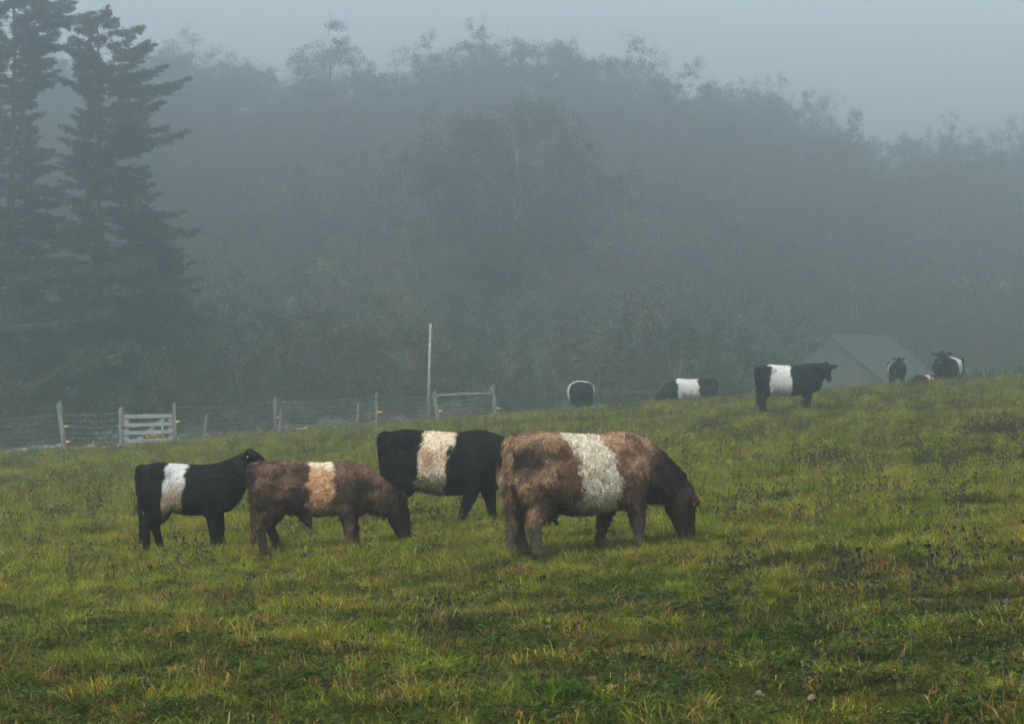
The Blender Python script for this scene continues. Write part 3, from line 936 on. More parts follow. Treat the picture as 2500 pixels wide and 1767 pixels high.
# cable slung from the sapling to the barn and on past it
def cable(pts, label, sag, rad=.012):
    P = [Vector(p) for p in pts]; o = MB(); q = []
    for i in range(len(P) - 1):
        for k in range(12):
            t = k / 12; c = P[i].lerp(P[i + 1], t); c.z -= sag[i] * 4 * t * (1 - t); q.append(c)
    q.append(P[-1]); base = q[0].copy()
    o.tube([c - base for c in q], rad, 5)
    c = link('cable', o.mesh('cable'), M_wire); c.location = base
    tag(c, label, 'cable')
def PW(px, py, D): return (at_px(px, D), D, CAM_Z + (883.5 - py) / F * D)
cable([PW(1361, 940, 112), PW(1680, 946, 122), PW(2024, 826, 211.2)], 'thin pale cable sagging from the sapling stem to the barn gable', [.22, .35], .014)
cable([PW(2190, 848, 214), PW(2330, 895, 118), PW(2412, 925, 104)], 'thin pale cable running down from the barn to a small stake on the right', [.05, .05], .012)
sx, sy, sz = ground_from_px(2412, 930, 90, 104)
mb = MB(); rough_post(mb, Vector((0, 0, 0)), Vector((0, 0, CAM_Z + (883.5 - 903) / F * sy - sz)), .085, 77)
o = link('stake', mb.mesh('stake'), M_oldwood); o.location = (sx, sy, sz)
tag(o, 'small grey wooden stake standing on the crest at the far right', 'stake')
mb = MB(); p = Vector(PW(1050, 840, 101.5)); q = Vector(PW(1222, 905, 146))
mb.tube([Vector((0, 0, 0)), (q - p) * .5 - Vector((0, 0, .1)), q - p], .011, 5)
o = link('cable', mb.mesh('cable'), M_wire); o.location = p
tag(o, 'faint cable running from the tall grey pole down to the pale trunk', 'cable')

# ---- undergrowth along the fence
def weed_bush(seed, w_, h, cols, flower=None, n=900, leaf=.05):
    r = np.random.default_rng(seed); stems = 26
    mb = MB(); P = []; C = []; FP = []
    for i in range(stems):
        a = r.uniform(0, 6.28); q = w_ * math.sqrt(r.uniform(0, 1)); hh = h * r.uniform(.55, 1.05) * (1 - .4 * (q / w_) ** 2)
        b = Vector((math.cos(a) * q * .6, math.sin(a) * q * .6, -.03)); e = Vector((math.cos(a) * q * 1.1, math.sin(a) * q * 1.1, hh))
        mb.tube([b, b.lerp(e, .5), e], [.006, .005, .003], 4)
        m = n // stems; s = r.uniform(.15, 1, m)
        P.append(np.array(b) + (np.array(e) - np.array(b)) * s[:, None] + r.normal(0, .045, (m, 3)))
        C.append(np.tile(np.array(cols[r.integers(len(cols))]) * r.uniform(.75, 1.3), (m, 1)))
        if flower is not None: FP.append(np.array(e) + r.normal(0, .06, (10, 3)) * np.array([1, 1, .5]))
    V, Q, C = leaf_quads(np.concatenate(P), leaf, r, col=np.concatenate(C))
    fm = None
    if flower is not None:
        FP = np.concatenate(FP); Vf, Qf, Cf = leaf_quads(FP, .035, r, aspect=.9, col=np.tile(np.array(flower), (len(FP), 1)))
        fm = np_mesh('blossoms', Vf, Qf, Cf)
    return mb.mesh('stems'), np_mesh('leaves', V, Q, C), fm
GRN = [(.12, .24, .06), (.10, .20, .05), (.15, .28, .08)]
OLV = [(.10, .12, .05), (.13, .11, .06)]
PUR = [(.12, .065, .06), (.09, .055, .05), (.15, .09, .07)]
def bush_at(px, Y, w_, h, cols, label, flower=None, seed=0, name='weed_clump', group=None, n=900):
    X = at_px(px, Y); st, lv, fl = weed_bush(seed, w_, h, cols, flower, n)
    o = empty(name, (X, Y, gz(X, Y)), 0, label, 'plant', group)
    link('stems', st, M_bark, o); link('leaves', lv, M_leafy, o)
    if fl: link('blossoms', fl, M_leafy, o)
WHT = (.30, .29, .28); YEL = (.7, .5, .06)
for i, a in enumerate([
    (472, 103.0, .45, .75, OLV, 'round clump of pale asters growing just right of the gate', WHT),
    (455, 100.5, .55, .35, GRN, 'bright green low weeds in front of the aster clump by the gate', None),
    (372, 103.2, .40, .55, OLV, 'yellow goldenrod seen through the gate boards', YEL),
    (335, 103.0, .45, .35, GRN, 'low green weeds at the foot of the gate', None),
    (115, 103.0, .55, .50, OLV, 'pale flowered weeds behind the leftmost whole fence post', WHT),
    (75, 101.0, .35, .40, GRN, 'small bright green weed left of the leftmost whole fence post', None),
    (262, 103.0, .45, .75, OLV, 'thin pale flowered weed left of the gate post', WHT),
    (590, 100.5, .65, .40, GRN, 'broad patch of bright green weeds left of the double fence post', None),
    (560, 102.5, .60, .50, PUR, 'purplish dry weeds left of the double fence post', None),
    (700, 102.5, .55, .40, PUR, 'greyish weeds with pale seed heads at the double fence post', WHT),
    (640, 101.0, .6, .35, GRN, 'green weeds at the foot of the double fence post', None),
    (800, 101.5, .60, .55, GRN, 'tall green weed with pale flowers midway along the fence', WHT),
    (845, 100.5, .70, .40, GRN, 'wide green weed patch left of the single tall fence post', None),
    (880, 103.0, .60, .80, PUR, 'tall reddish weeds behind the short fence post', None),
    (950, 103.2, .60, .80, PUR, 'reddish brown brambles right of the single tall fence post', None),
    (985, 102.0, .55, .45, PUR, 'pale fluffy seed heads left of the tall grey pole', WHT),
    (1030, 103.2, .60, .75, OLV, 'olive and red weeds at the foot of the tall grey pole', None),
    (1100, 103.5, .60, .75, PUR, 'dry reddish bush between the posts of the plank rail', WHT),
    (1155, 103.6, .50, .70, OLV, 'olive bush under the plank rail', None),
    (1120, 102.0, .55, .35, OLV, 'low olive weeds in front of the plank rail', None)]):
    px, Y, w_, h, cols, label, fl = a
    bush_at(px, Y, w_, h, cols, label, fl, seed=60 + i)

# ---- tumbled field stones of an old wall beyond the fence
rs = random.Random(8)
stone_src = []
for k in range(4):
    mb = MB(); mb.ball((0, 0, 0), (.22, .16, .11), 12, 8)
    me = mb.mesh('field_stone', True); f = wavenoise(90 + k, .22, 3, 3)
    for v in me.vertices:
        v.co = Vector(v.co) * (1 + .16 * float(f(np.array([v.co]))[0]))
    me.materials.append(M_stone); stone_src.append(me)
for px in [20, 55, 70, 108, 120, 138, 220, 278, 366, 380, 730, 742, 970, 983]:
    Y = 104.0 + rs.uniform(-.3, .4); X = at_px(px + rs.uniform(-4, 4), Y)
    o = bpy.data.objects.new('field_stone', rs.choice(stone_src)); COL.objects.link(o)
    s = rs.uniform(.7, 1.5); o.scale = (s, s, s * rs.uniform(.8, 1.1)); o.rotation_euler = (rs.uniform(-.2, .2), rs.uniform(-.2, .2), rs.uniform(0, 6.3))
    o.location = (X, Y, gz(X, Y) + .07 * s)
    tag(o, 'pale tumbled field stone lying behind the wire fence', 'stone', 'field stones behind the fence')

# ------------------------------------------------------------------ cattle
def ring(c, side, up, hw, hh, n=22, ex=2.3):
    out = []
    for k in range(n):
        a = 2 * math.pi * k / n
        ca, sa = math.cos(a), math.sin(a)
        x = math.copysign(abs(ca) ** (2 / ex), ca) * hw; y = math.copysign(abs(sa) ** (2 / ex), sa) * hh
        out.append(c + side * x + up * y)
    return out

def path_loft(mb, pts, hws, hhs, side0=Vector((0, 1, 0)), n=20, ex=2.1):
    pts = [Vector(p) for p in pts]
    rings = []
    for i, p in enumerate(pts):
        t = (pts[min(i + 1, len(pts) - 1)] - pts[max(i - 1, 0)]).normalized()
        s = (side0 - t * side0.dot(t)).normalized(); u = t.cross(s)
        rings.append(ring(p, s, u, hws[i], hhs[i], n, ex))
    mb.loft(rings)

def limb(mb, joints, flat=1.0):
    """tapered chain of rounded segments: (x, y, z, r)"""
    # resample with a smooth curve so the leg bends and tapers gradually
    J = [Vector(j[:3]) for j in joints]; Rr = [j[3] for j in joints]
    P, Q = [], []
    for i in range(len(J) - 1):
        p0 = J[max(i - 1, 0)]; p1 = J[i]; p2 = J[i + 1]; p3 = J[min(i + 2, len(J) - 1)]
        for k in range(5):
            t = k / 5
            P.append(.5 * ((2 * p1) + (p2 - p0) * t + (2 * p0 - 5 * p1 + 4 * p2 - p3) * t * t + (3 * p1 - p0 - 3 * p2 + p3) * t ** 3))
            q = t * t * (3 - 2 * t); Q.append(Rr[i] * (1 - q) + Rr[i + 1] * q)
    P.append(J[-1]); Q.append(Rr[-1])
    rings = []
    for i, p in enumerate(P):
        t = (P[min(i + 1, len(P) - 1)] - P[max(i - 1, 0)]).normalized()
        s = Vector((0, 1, 0)); s = (s - t * s.dot(t)).normalized(); u = t.cross(s)
        rings.append(ring(p, s, u, Q[i] * .82 * flat, Q[i] * 1.05, 16, 2))
    mb.loft(rings)
    mb.ball(J[0], (Rr[0] * 1.05, Rr[0] * .8 * flat, Rr[0]))

TORSO = [(0.00, .90, .66, .30), (.03, .955, .60, .55), (.09, .985, .52, .80), (.18, 1.0, .45, .92), (.32, .985, .40, .98),
         (.46, .975, .37, 1.03), (.60, .97, .375, 1.0), (.70, .985, .395, .95), (.79, .995, .41, .86), (.88, .955, .44, .72),
         (.95, .88, .48, .52), (1.0, .80, .54, .30)]

def cow(name, loc, heading, H, L, W, neck, head_dir, label, colf, group='belted cattle grazing in the foggy pasture',
        legs=(0, 0, 0, 0), fur=30000, flen=.05, fwid=.009, curl=.5, tail='hang', udder=False, sheath=False, head_len=.44, belly=1.0,
        ears=(.55, -.1), eartag=None, seed=0, voxel=.021, category='cow', hips=1.0, head_roll=0.0, neck_fat=1.0, ear_len=.21, fore_shift=0.0, head_fat=1.0, rump=1.0, chest_up=0.0):
    root = empty(name, loc, heading, label, category, group)
    r = np.random.default_rng(seed + 100)
    k = H / 1.3
    mb = MB()
    rear = -L / 2
    # trunk
    rings = []
    prev = None
    for u, top, bot, hw in TORSO:
        zt = top * H; zb = (1 - (1 - bot) * belly) * H if .15 < u < .85 else bot * H
        zb += chest_up * sstep(.66, 1.0, np.array(u)) * H
        if u < .30: hw = hw * rump; zt = zt * (1 - (1 - rump) * .30)
        x = rear + u * L
        c = Vector((x, 0, (zt + zb) / 2))
        rings.append(ring(c, Vector((0, 1, 0)), Vector((0, 0, 1)), hw * W / 2, (zt - zb) / 2, 26, 2.35))
    mb.loft(rings)
    # hip bones, thighs, shoulder blades
    for s in (-rump, rump):
        mb.ball((rear + .30 * k, s * W * .36, (.88 - (1 - rump) * .3) * H), (.2 * k, W * .13, .12 * k))
        mb.ball((rear + .24 * k, s * W * .29, .68 * H), (.26 * k * hips, W * .21, .30 * k))
        mb.ball((rear + .14 * k, s * W * .22, .62 * H), (.16 * k * hips, W * .2, .26 * k))
        mb.ball((rear + L - .33 * k, s * W * .33, .72 * H), (.17 * k, W * .14, .27 * k))
    mb.ball((rear + L - (.06 + chest_up) * k, 0, (.60 + .5 * chest_up) * H), (.17 * k, W * .28, .2 * k))      # brisket
    mb.ball((rear + L - (.2 + chest_up) * k, 0, (.5 + .3 * chest_up) * H), (.2 * k, W * .26, .12 * k))
    # legs
    yh, yf = W * .285, W * .27
    hind = [(.20, .92, .15), (.28, .72, .165), (.22, .56, .13), (.115, .41, .083), (.135, .27, .062), (.15, .14, .060), (.17, .055, .066), (.185, .0, .07)]
    fore = [(-.30, .86, .15), (-.35, .68, .13), (-.31, .53, .10), (-.295, .37, .075), (-.295, .22, .057), (-.285, .12, .060), (-.26, .05, .066), (-.25, .0, .07)]
    leg_chains = []
    for i, (chain, base, yy) in enumerate(((hind, rear, yh), (hind, rear, yh), (fore, rear + L, yf), (fore, rear + L, yf))):
        s = -1 if i % 2 == 0 else 1
        J = []
        for dx, z, rad in chain:
            sw = legs[i] * max(0, 1 - z / .85)
            J.append((base + dx * k + sw + (fore_shift if i > 1 else 0), s * yy * (1 if z < .8 else .8), z * k, rad * k))
        limb(mb, J)
        leg_chains.append(J)
    # neck (world-free local points), then head
    N = [Vector((rear + L + p[0] * k, p[1] * k, p[2] * H)) for p in neck]
    nh = [p[3] * k * neck_fat for p in neck]; nw = [p[4] * k for p in neck]
    path_loft(mb, N, nw, nh)
    poll = N[-1]
    hd = Vector(head_dir).normalized()
    side = Vector((0, 0, 1)).cross(hd).normalized()
    if head_roll: side = Matrix.Rotation(head_roll, 3, hd) @ side
    up = side.cross(hd)                     # forehead side
    if up.dot(Vector((0, 0, 1))) < 0 and abs(hd.z) < .9 or (abs(hd.z) >= .9 and up.x < 0): up = -up
    HL = head_len * k
    st = [(-.12, .085, .085, .0), (.0, .112, .115, .0), (.18, .128, .118, -.012), (.36, .128, .112, -.02), (.52, .108, .088, -.022),
          (.70, .092, .072, -.020), (.86, .074, .069, -.016), (.95, .071, .073, -.014), (1.0, .052, .055, -.014)]
    rings = []
    for t, hh, hw, off in st:
        c = poll + hd * (t * HL) + up * (off * k)
        rings.append(ring(c, side, up, hw * k * head_fat, hh * k * head_fat, 20, 2.2))
    mb.loft(rings)
    mb.ball(poll + up * .055 * k - hd * .02 * k, .085 * k)       # hairy poll
    # ears
    ear_tips = []
    for s in (-1, 1):
        base = poll + side * (s * .085 * k) + hd * (.04 * k) + up * (.02 * k)
        ed = (side * s * ears[0] + hd * ears[1] + Vector((0, 0, 1)) * .10 + up * (ears[2] if len(ears) > 2 else 0)).normalized()
        tip = base + ed * ear_len * k
        ew = hd.cross(ed).cross(ed); ew = (hd - ed * hd.dot(ed)).normalized(); en = ed.cross(ew)
        rr = []
        for t, wd in ((0, .045), (.2, .062), (.45, .082), (.7, .072), (.9, .045), (1, .02)):
            rr.append(ring(base + ed * (t * ear_len * k), ew, en, wd * k, max(.022, wd * .40) * k, 12, 2))
        mb.loft(rr); ear_tips.append((base, tip, en, ew))
    # tail
    if tail:
        tx = rear + .03 * k
        if tail == 'hang':
            T = [(tx + .05 * k, 0, .93 * H, .055 * k), (tx - .05 * k, 0, .935 * H, .050 * k), (tx - .085 * k, 0, .84 * H, .038 * k), (tx - .07 * k, 0, .65 * H, .031 * k),
                 (tx - .045 * k, .01, .48 * H, .028 * k), (tx - .03 * k, .02, .34 * H, .036 * k), (tx - .035 * k, .02, .22 * H, .040 * k), (tx - .05 * k, .02, .12 * H, .018 * k)]
        else:
            T = tail
        limb(mb, T)
        tail_pts = T
    if udder:
        mb.ball((rear + .42 * k, 0, .40 * H), (.15 * k, .12 * k, .12 * k))
        for a in (-1, 1):
            for b in (-1, 1):
                mb.tube([(rear + (.42 + .06 * a) * k, b * .06 * k, .36 * H), (rear + (.42 + .065 * a) * k, b * .065 * k, .26 * H)], [.026 * k, .017 * k], 8)
    if sheath:
        mb.tube([(rear + .44 * L, 0, .42 * H), (rear + .48 * L, 0, .335 * H), (rear + .50 * L, 0, .27 * H)], [.10 * k, .055 * k, .022 * k], 10)
    raw = mb.mesh('raw')
    tmp = bpy.data.objects.new('tmp', raw); COL.objects.link(tmp)
    m1 = tmp.modifiers.new('r', 'REMESH'); m1.mode = 'VOXEL'; m1.voxel_size = voxel * (.75 + .25 * k)
    m2 = tmp.modifiers.new('s', 'SMOOTH'); m2.factor = .5; m2.iterations = 5
    dg = bpy.context.evaluated_depsgraph_get(); dg.update()
    me = bpy.data.meshes.new_from_object(tmp.evaluated_get(dg))
    bpy.data.objects.remove(tmp)
    me.name = 'body'
    nv = len(me.vertices)
    V = np.empty(nv * 3, np.float32); me.vertices.foreach_get('co', V); V = V.reshape(-1, 3).astype(float)
    # local frame info for colouring
    info = dict(rear=rear, L=L, H=H, W=W, k=k, poll=np.array(poll), N=np.array([tuple(n) for n in N]))
    def paint(P):
        c = colf(P, info)
        foot = np.clip((.07 * k - P[:, 2]) / .02, 0, 1)[:, None]
        c = c * (1 - foot) + np.array([(.03, .026, .022)]) * foot
        return c
    C = np.ones((nv, 4), np.float32); C[:, :3] = paint(V) * .8
    at = me.color_attributes.new('Col', 'FLOAT_COLOR', 'POINT'); at.data.foreach_set('color', C.ravel())
    me.polygons.foreach_set('use_smooth', np.ones(len(me.polygons), bool))
    body = link('body', me, M_hide, root)
    # ---- coat of locks
    me.calc_loop_triangles()
    nt_ = len(me.loop_triangles)
    tri = np.empty(nt_ * 3, np.int32); me.loop_triangles.foreach_get('vertices', tri); tri = tri.reshape(-1, 3)
    nrm = np.empty(nv * 3, np.float32); me.vertices.foreach_get('normal', nrm); nrm = nrm.reshape(-1, 3)
    A = np.linalg.norm(np.cross(V[tri[:, 1]] - V[tri[:, 0]], V[tri[:, 2]] - V[tri[:, 0]]), axis=1)
    pick = r.choice(nt_, fur, p=A / A.sum())
    b = r.uniform(0, 1, (fur, 2)); b = np.where(b.sum(1, keepdims=True) > 1, 1 - b, b)
    w3 = np.stack([1 - b.sum(1), b[:, 0], b[:, 1]], -1)
    P0 = (V[tri[pick]] * w3[..., None]).sum(1); Nn = unit((nrm[tri[pick]] * w3[..., None]).sum(1))
    keep = P0[:, 2] > .07 * k
    muz = poll + hd * HL * .93
    keep &= np.linalg.norm(P0 - np.array(muz), axis=1) > .085 * k
    for e in (-1, 1):
        ey = poll + hd * HL * .34 + side * e * .1 * k + up * .03 * k
        keep &= np.linalg.norm(P0 - np.array(ey), axis=1) > .03 * k
    P0, Nn = P0[keep], Nn[keep]; n = len(P0)
    comb = np.tile(np.array([[-.45, 0, -.85]]), (n, 1))
    xe = rear + L
    onhead = np.linalg.norm(P0 - np.array(poll + hd * HL * .4), axis=1) < HL * .62
    comb[onhead] = np.array(hd) * .6 + np.array([0, 0, -.5])
    leg = P0[:, 2] < .42 * H
    comb[leg] = (-.1, 0, -1)
    ns = [wavenoise(seed * 7 + j + 300, .16 * k, 3, 3) for j in range(3)]
    nf = [wavenoise(seed * 7 + j + 330, .05 * k, 2, 3) for j in range(3)]
    sw = np.stack([f(P0) for f in ns], -1); swf = np.stack([f(P0) for f in nf], -1)
    d = comb + sw * curl * .75 + swf * curl * .55 + r.normal(0, .11, (n, 3))
    d = unit(d - Nn * (d * Nn).sum(1, keepdims=True))
    ln = flen * k * r.uniform(.55, 1.25, n)
    ln *= np.where(onhead, .55, 1.0)
    ln *= np.where(leg, .7, 1.0) * np.where(P0[:, 2] < .28 * H, .7, 1.0)
    belt_belly = np.clip((Nn[:, 2] < -.3) * 1.0, 0, 1); ln *= 1 + .25 * belt_belly
    if tail:
        tz = np.array([t[:3] for t in tail_pts[4:]])
        dt = np.min(np.linalg.norm(P0[:, None] - tz[None], axis=2), axis=1)
        sw_ = (dt < .08 * k) & (P0[:, 0] < rear + .02)
        ln = np.where(sw_, np.minimum(ln * 2.2, .13), ln); d[sw_] = unit(np.array([.06, 0, -1.0]) + r.normal(0, .10, (sw_.sum(), 3)) + swf[sw_] * .12)
    K = 7
    t = np.linspace(0, 1, K)
    bend = unit(np.stack([nf[1](P0 + 5), nf[2](P0 + 9), nf[0](P0 - 4)], -1)) * curl
    P = P0[:, None] - Nn[:, None] * .004 + ln[:, None, None] * (d[:, None] * t[None, :, None] + Nn[:, None] * (.30 * np.sin(t * 2.2) * .8)[None, :, None]
        + bend[:, None] * (.35 * t ** 2)[None, :, None] + np.array([0, 0, -.28])[None, None] * (t ** 2)[None, :, None])
    wv = unit(np.cross(d, Nn))
    ph = (nf[0](P0 * .8) * 1.5 + r.normal(0, .25, n))[:, None]
    P = P + wv[:, None] * (np.sin(t[None] * 8.5 + ph) * t[None] * .16 * curl)[..., None] * ln[:, None, None] + Nn[:, None] * (np.cos(t[None] * 8.5 + ph) * t[None] * .10 * curl)[..., None] * ln[:, None, None]
    tang = unit(np.gradient(P, axis=1))
    side_ = unit(np.cross(tang, Nn[:, None] + r.normal(0, .35, (n, 1, 3))))
    wid = fwid * k * r.uniform(.6, 1.3, n)[:, None] * np.array([.8, 1.0, 1.0, .9, .7, .45, .1])[None]
    rootc = paint(P0)
    br = np.exp(r.normal(0, .20, n)) * (1 + .24 * np.clip(nf[0](P0 * 1.3), -1.5, 1.5))
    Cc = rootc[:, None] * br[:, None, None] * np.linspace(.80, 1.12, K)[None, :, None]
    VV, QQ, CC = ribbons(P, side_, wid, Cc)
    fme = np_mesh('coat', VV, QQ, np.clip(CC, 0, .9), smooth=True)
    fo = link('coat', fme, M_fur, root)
    # eyes and ear tag
    for e in (-1, 1):
        eb = MB().ball(tuple(poll + hd * HL * .34 + side * e * .106 * k + up * .035 * k), .024 * k, 10, 6)
        link('eye', eb.mesh('eye', True), M_eye, root)
    nb = MB()
    for e in (-1, 1):
        nb.ball(tuple(poll + hd * HL * .97 + side * e * .035 * k + up * .012 * k), (.02 * k, .016 * k, .02 * k), 8, 6)
    nb.ball(tuple(poll + hd * HL * .985 - up * .01 * k), .045 * k, 12, 8)
    link('nose', nb.mesh('nose', True), M_eye, root)
    if eartag:
        which, size = eartag
        base, tip, en, ew = ear_tips[which]
        c = base.lerp(tip, .6)
        out = Vector((0, -1 if which == 0 else 1, 0))
        tb = MB()
        M = Matrix.Rotation(-.0, 3, 'Y')
        pr = []
        for dy in (0, .005):
            pr.append([c + out * (.032 * k + dy) + Vector((a * size, 0, b_ * size - .02)) for a, b_ in
                       ((-.28, .5), (.28, .5), (.5, .1), (.5, -.9), (-.5, -.9), (-.5, .1))])
        tb.loft(pr)
        link('ear_tag', tb.mesh('ear_tag'), M_tag, root)
    return root

def blend(a, b, t):
    return a * (1 - t) + b * t

def sstep(e0, e1, x):
    t = np.clip((x - e0) / (e1 - e0), 0, 1); return t * t * (3 - 2 * t)

def coat(dark, belt, b0, b1, tilt=0.0, wob=.03, seed=0, extra=None, dirt=None, width_low=0.0, edge=.014):
    """belt between fractions b0..b1 of the trunk length, leaning by tilt (metres per metre of height)"""
    f1 = wavenoise(seed + 500, .35, 4, 3); f2 = wavenoise(seed + 501, .10, 3, 3); f3 = wavenoise(seed + 502, .5, 3, 3)
    dark = np.array(dark); belt = np.array(belt)
    def fn(P, I):
        u = P[:, 0] - I['rear'] - tilt * (P[:, 2] - .7 * I['H']) + wob * f1(P) + wob * .35 * f2(P)
        low = 1 - P[:, 2] / I['H']
        a = b0 * I['L'] - width_low * low; b = b1 * I['L'] + width_low * low
        m = sstep(a - edge, a + edge, u) * (1 - sstep(b - edge, b + edge, u))
        m *= (P[:, 2] > .36 * I['H']) | (np.abs(P[:, 1]) < .1)
        base = np.tile(dark, (len(P), 1))
        if extra is not None: base = extra(P, I, base, f1, f2, f3)
        bl = np.tile(belt, (len(P), 1))
        if dirt is not None: bl = dirt(P, I, bl, f1, f2, f3)
        return blend(base, bl, m[:, None])
    return fn

GRAZE = [(-.34, 0, .78, .28, .20), (-.14, 0, .74, .26, .175), (.06, 0, .67, .22, .15), (.22, 0, .58, .185, .13), (.36, 0, .50, .15, .11)]
GRAZE_LOW = [(-.34, 0, .77, .27, .20), (-.14, 0, .72, .255, .175), (.06, 0, .645, .22, .15), (.23, 0, .55, .185, .13), (.38, 0, .465, .155, .115)]
NOSEDOWN = [(-.34, 0, .77, .27, .20), (-.14, 0, .735, .255, .175), (.07, 0, .63, .24, .155), (.25, 0, .555, .205, .14), (.39, 0, .515, .16, .118)]
UP = [(-.38, 0, .76, .28, .20), (-.22, 0, .80, .27, .165), (-.07, 0, .89, .22, .135), (.04, 0, .965, .165, .11), (.12, 0, 1.0, .125, .10)]

def foot(px, py, dy=0):
    x, y, z = ground_from_px(px, py)
    return x, y

def stand(px, py, sink=.02):
    x, y, z = ground_from_px(px, py)
    return (x, y, z - sink)

def put(X, Y, sink=.02):
    return (X, Y, gz(X, Y) - sink)

# shaggy brown cow in front
def brown_big(P, I, base, f1, f2, f3):
    H = I['H']; u = (P[:, 0] - I['rear']) / I['L']; z = P[:, 2] / H
    gold = np.array([.38, .255, .145]); mid = np.array([.15, .080, .050]); dk = np.array([.034, .021, .017])
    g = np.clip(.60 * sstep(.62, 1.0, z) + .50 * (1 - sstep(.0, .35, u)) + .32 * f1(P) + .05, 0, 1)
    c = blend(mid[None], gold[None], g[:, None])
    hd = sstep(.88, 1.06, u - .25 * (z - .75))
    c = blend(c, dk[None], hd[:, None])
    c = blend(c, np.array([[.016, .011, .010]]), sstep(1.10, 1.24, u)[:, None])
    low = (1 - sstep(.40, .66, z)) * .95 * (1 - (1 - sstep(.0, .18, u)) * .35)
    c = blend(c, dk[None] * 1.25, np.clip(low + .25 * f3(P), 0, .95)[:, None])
    shin = (1 - sstep(.20, .34, z)) * (u < .98)
    c = blend(c, np.array([[.105, .085, .065]]), (shin * .7)[:, None])
    # dark patch of hair below the hip beside the tail
    pt = np.exp(-(((P[:, 0] - I['rear'] - .06) / .13) ** 2 + ((z - .80) / .085) ** 2)) * (np.abs(P[:, 1]) > .05)
    c = blend(c, dk[None], np.clip(1.9 * pt, 0, 1)[:, None])
    return c
def dirt_big(P, I, bl, f1, f2, f3):
    z = P[:, 2] / I['H']
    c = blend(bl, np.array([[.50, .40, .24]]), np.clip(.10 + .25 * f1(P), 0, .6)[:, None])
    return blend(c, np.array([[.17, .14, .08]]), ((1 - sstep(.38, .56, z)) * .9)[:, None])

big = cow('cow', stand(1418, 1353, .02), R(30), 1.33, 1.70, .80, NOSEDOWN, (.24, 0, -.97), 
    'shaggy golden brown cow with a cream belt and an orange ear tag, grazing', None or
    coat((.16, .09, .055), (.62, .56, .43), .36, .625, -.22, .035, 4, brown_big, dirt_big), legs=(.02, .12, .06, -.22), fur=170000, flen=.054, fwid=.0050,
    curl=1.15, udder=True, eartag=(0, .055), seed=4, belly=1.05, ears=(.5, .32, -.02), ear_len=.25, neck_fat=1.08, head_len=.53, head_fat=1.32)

def brown_calf(P, I, base, f1, f2, f3):
    z = P[:, 2] / I['H']; u = (P[:, 0] - I['rear']) / I['L']
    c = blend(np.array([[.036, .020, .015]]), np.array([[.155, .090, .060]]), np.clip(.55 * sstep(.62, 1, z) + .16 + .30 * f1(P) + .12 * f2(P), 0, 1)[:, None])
    return blend(c, np.array([[.016, .010, .009]]), (sstep(1.02, 1.26, u) * .9)[:, None])
def dirt_calf(P, I, bl, f1, f2, f3):
    z = P[:, 2] / I['H']
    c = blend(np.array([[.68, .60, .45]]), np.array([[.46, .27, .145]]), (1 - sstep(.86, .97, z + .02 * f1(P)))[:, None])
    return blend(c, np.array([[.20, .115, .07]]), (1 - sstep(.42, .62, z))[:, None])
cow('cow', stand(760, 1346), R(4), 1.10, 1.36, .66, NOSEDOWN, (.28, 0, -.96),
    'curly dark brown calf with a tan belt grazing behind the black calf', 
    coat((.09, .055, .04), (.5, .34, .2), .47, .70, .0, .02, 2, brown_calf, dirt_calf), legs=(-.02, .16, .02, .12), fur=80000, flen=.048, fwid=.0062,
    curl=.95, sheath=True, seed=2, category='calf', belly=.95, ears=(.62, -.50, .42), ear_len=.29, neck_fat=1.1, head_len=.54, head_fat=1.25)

BLK = (.0075, .007, .0073)
def blk(P, I, base, f1, f2, f3):
    return base * (1 + .25 * f1(P))[:, None].clip(.5, 1.6)
def dirt_black_calf(P, I, bl, f1, f2, f3):
    z = P[:, 2] / I['H']
    c = blend(np.array([[.46, .46, .44]]), np.array([[.36, .27, .18]]), (1 - sstep(.60, .82, z + .05 * f1(P)))[:, None])
    c = blend(c, np.array([[.09, .085, .08]]), (np.clip(f2(P) - .9, 0, 1) * (np.abs(z - .74) < .12))[:, None])
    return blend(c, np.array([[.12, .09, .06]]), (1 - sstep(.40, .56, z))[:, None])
cow('cow', stand(472, 1346), R(3), 1.14, 1.30, .66, [(-.42, 0, .75, .30, .20), (-.27, 0, .79, .29, .17), (-.12, 0, .88, .245, .14), (-.01, 0, .97, .185, .12), (.05, 0, 1.04, .14, .11)], (.80, 0, -.52),
    'short haired black calf with a grey white belt, its head raised behind the brown calf',
    coat(BLK, (.5, .5, .5), .225, .42, .12, .012, 1, blk, dirt_black_calf), legs=(-.06, .10, .0, .10), fur=30000, flen=.030, fwid=.007,
    curl=.35, seed=1, category='calf', belly=.93, ears=(.3, -.35), eartag=(0, .018), ear_len=.17, chest_up=.14, head_fat=1.15, fore_shift=-.13)

def dirt_black_cow(P, I, bl, f1, f2, f3):
    z = P[:, 2] / I['H']
    c = blend(np.array([[.58, .48, .35]]), np.array([[.38, .24, .145]]), np.clip(.35 * f1(P) + .35 * (1 - np.abs(z - .75) * 5), 0, 1)[:, None])
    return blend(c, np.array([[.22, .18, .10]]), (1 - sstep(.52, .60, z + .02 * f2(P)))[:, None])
cow('cow', stand(1088, 1290), R(-4), 1.36, 1.66, .82, GRAZE, (.42, 0, -.9),
    'large black cow with a tan and cream belt, standing behind the brown animals',
    coat(BLK, (.6, .5, .36), .30, .54, .20, .025, 3, blk, dirt_black_cow), legs=(0, .1, -.36, .12), fur=50000, flen=.04, fwid=.007,
    curl=.5, seed=3, belly=1.04)

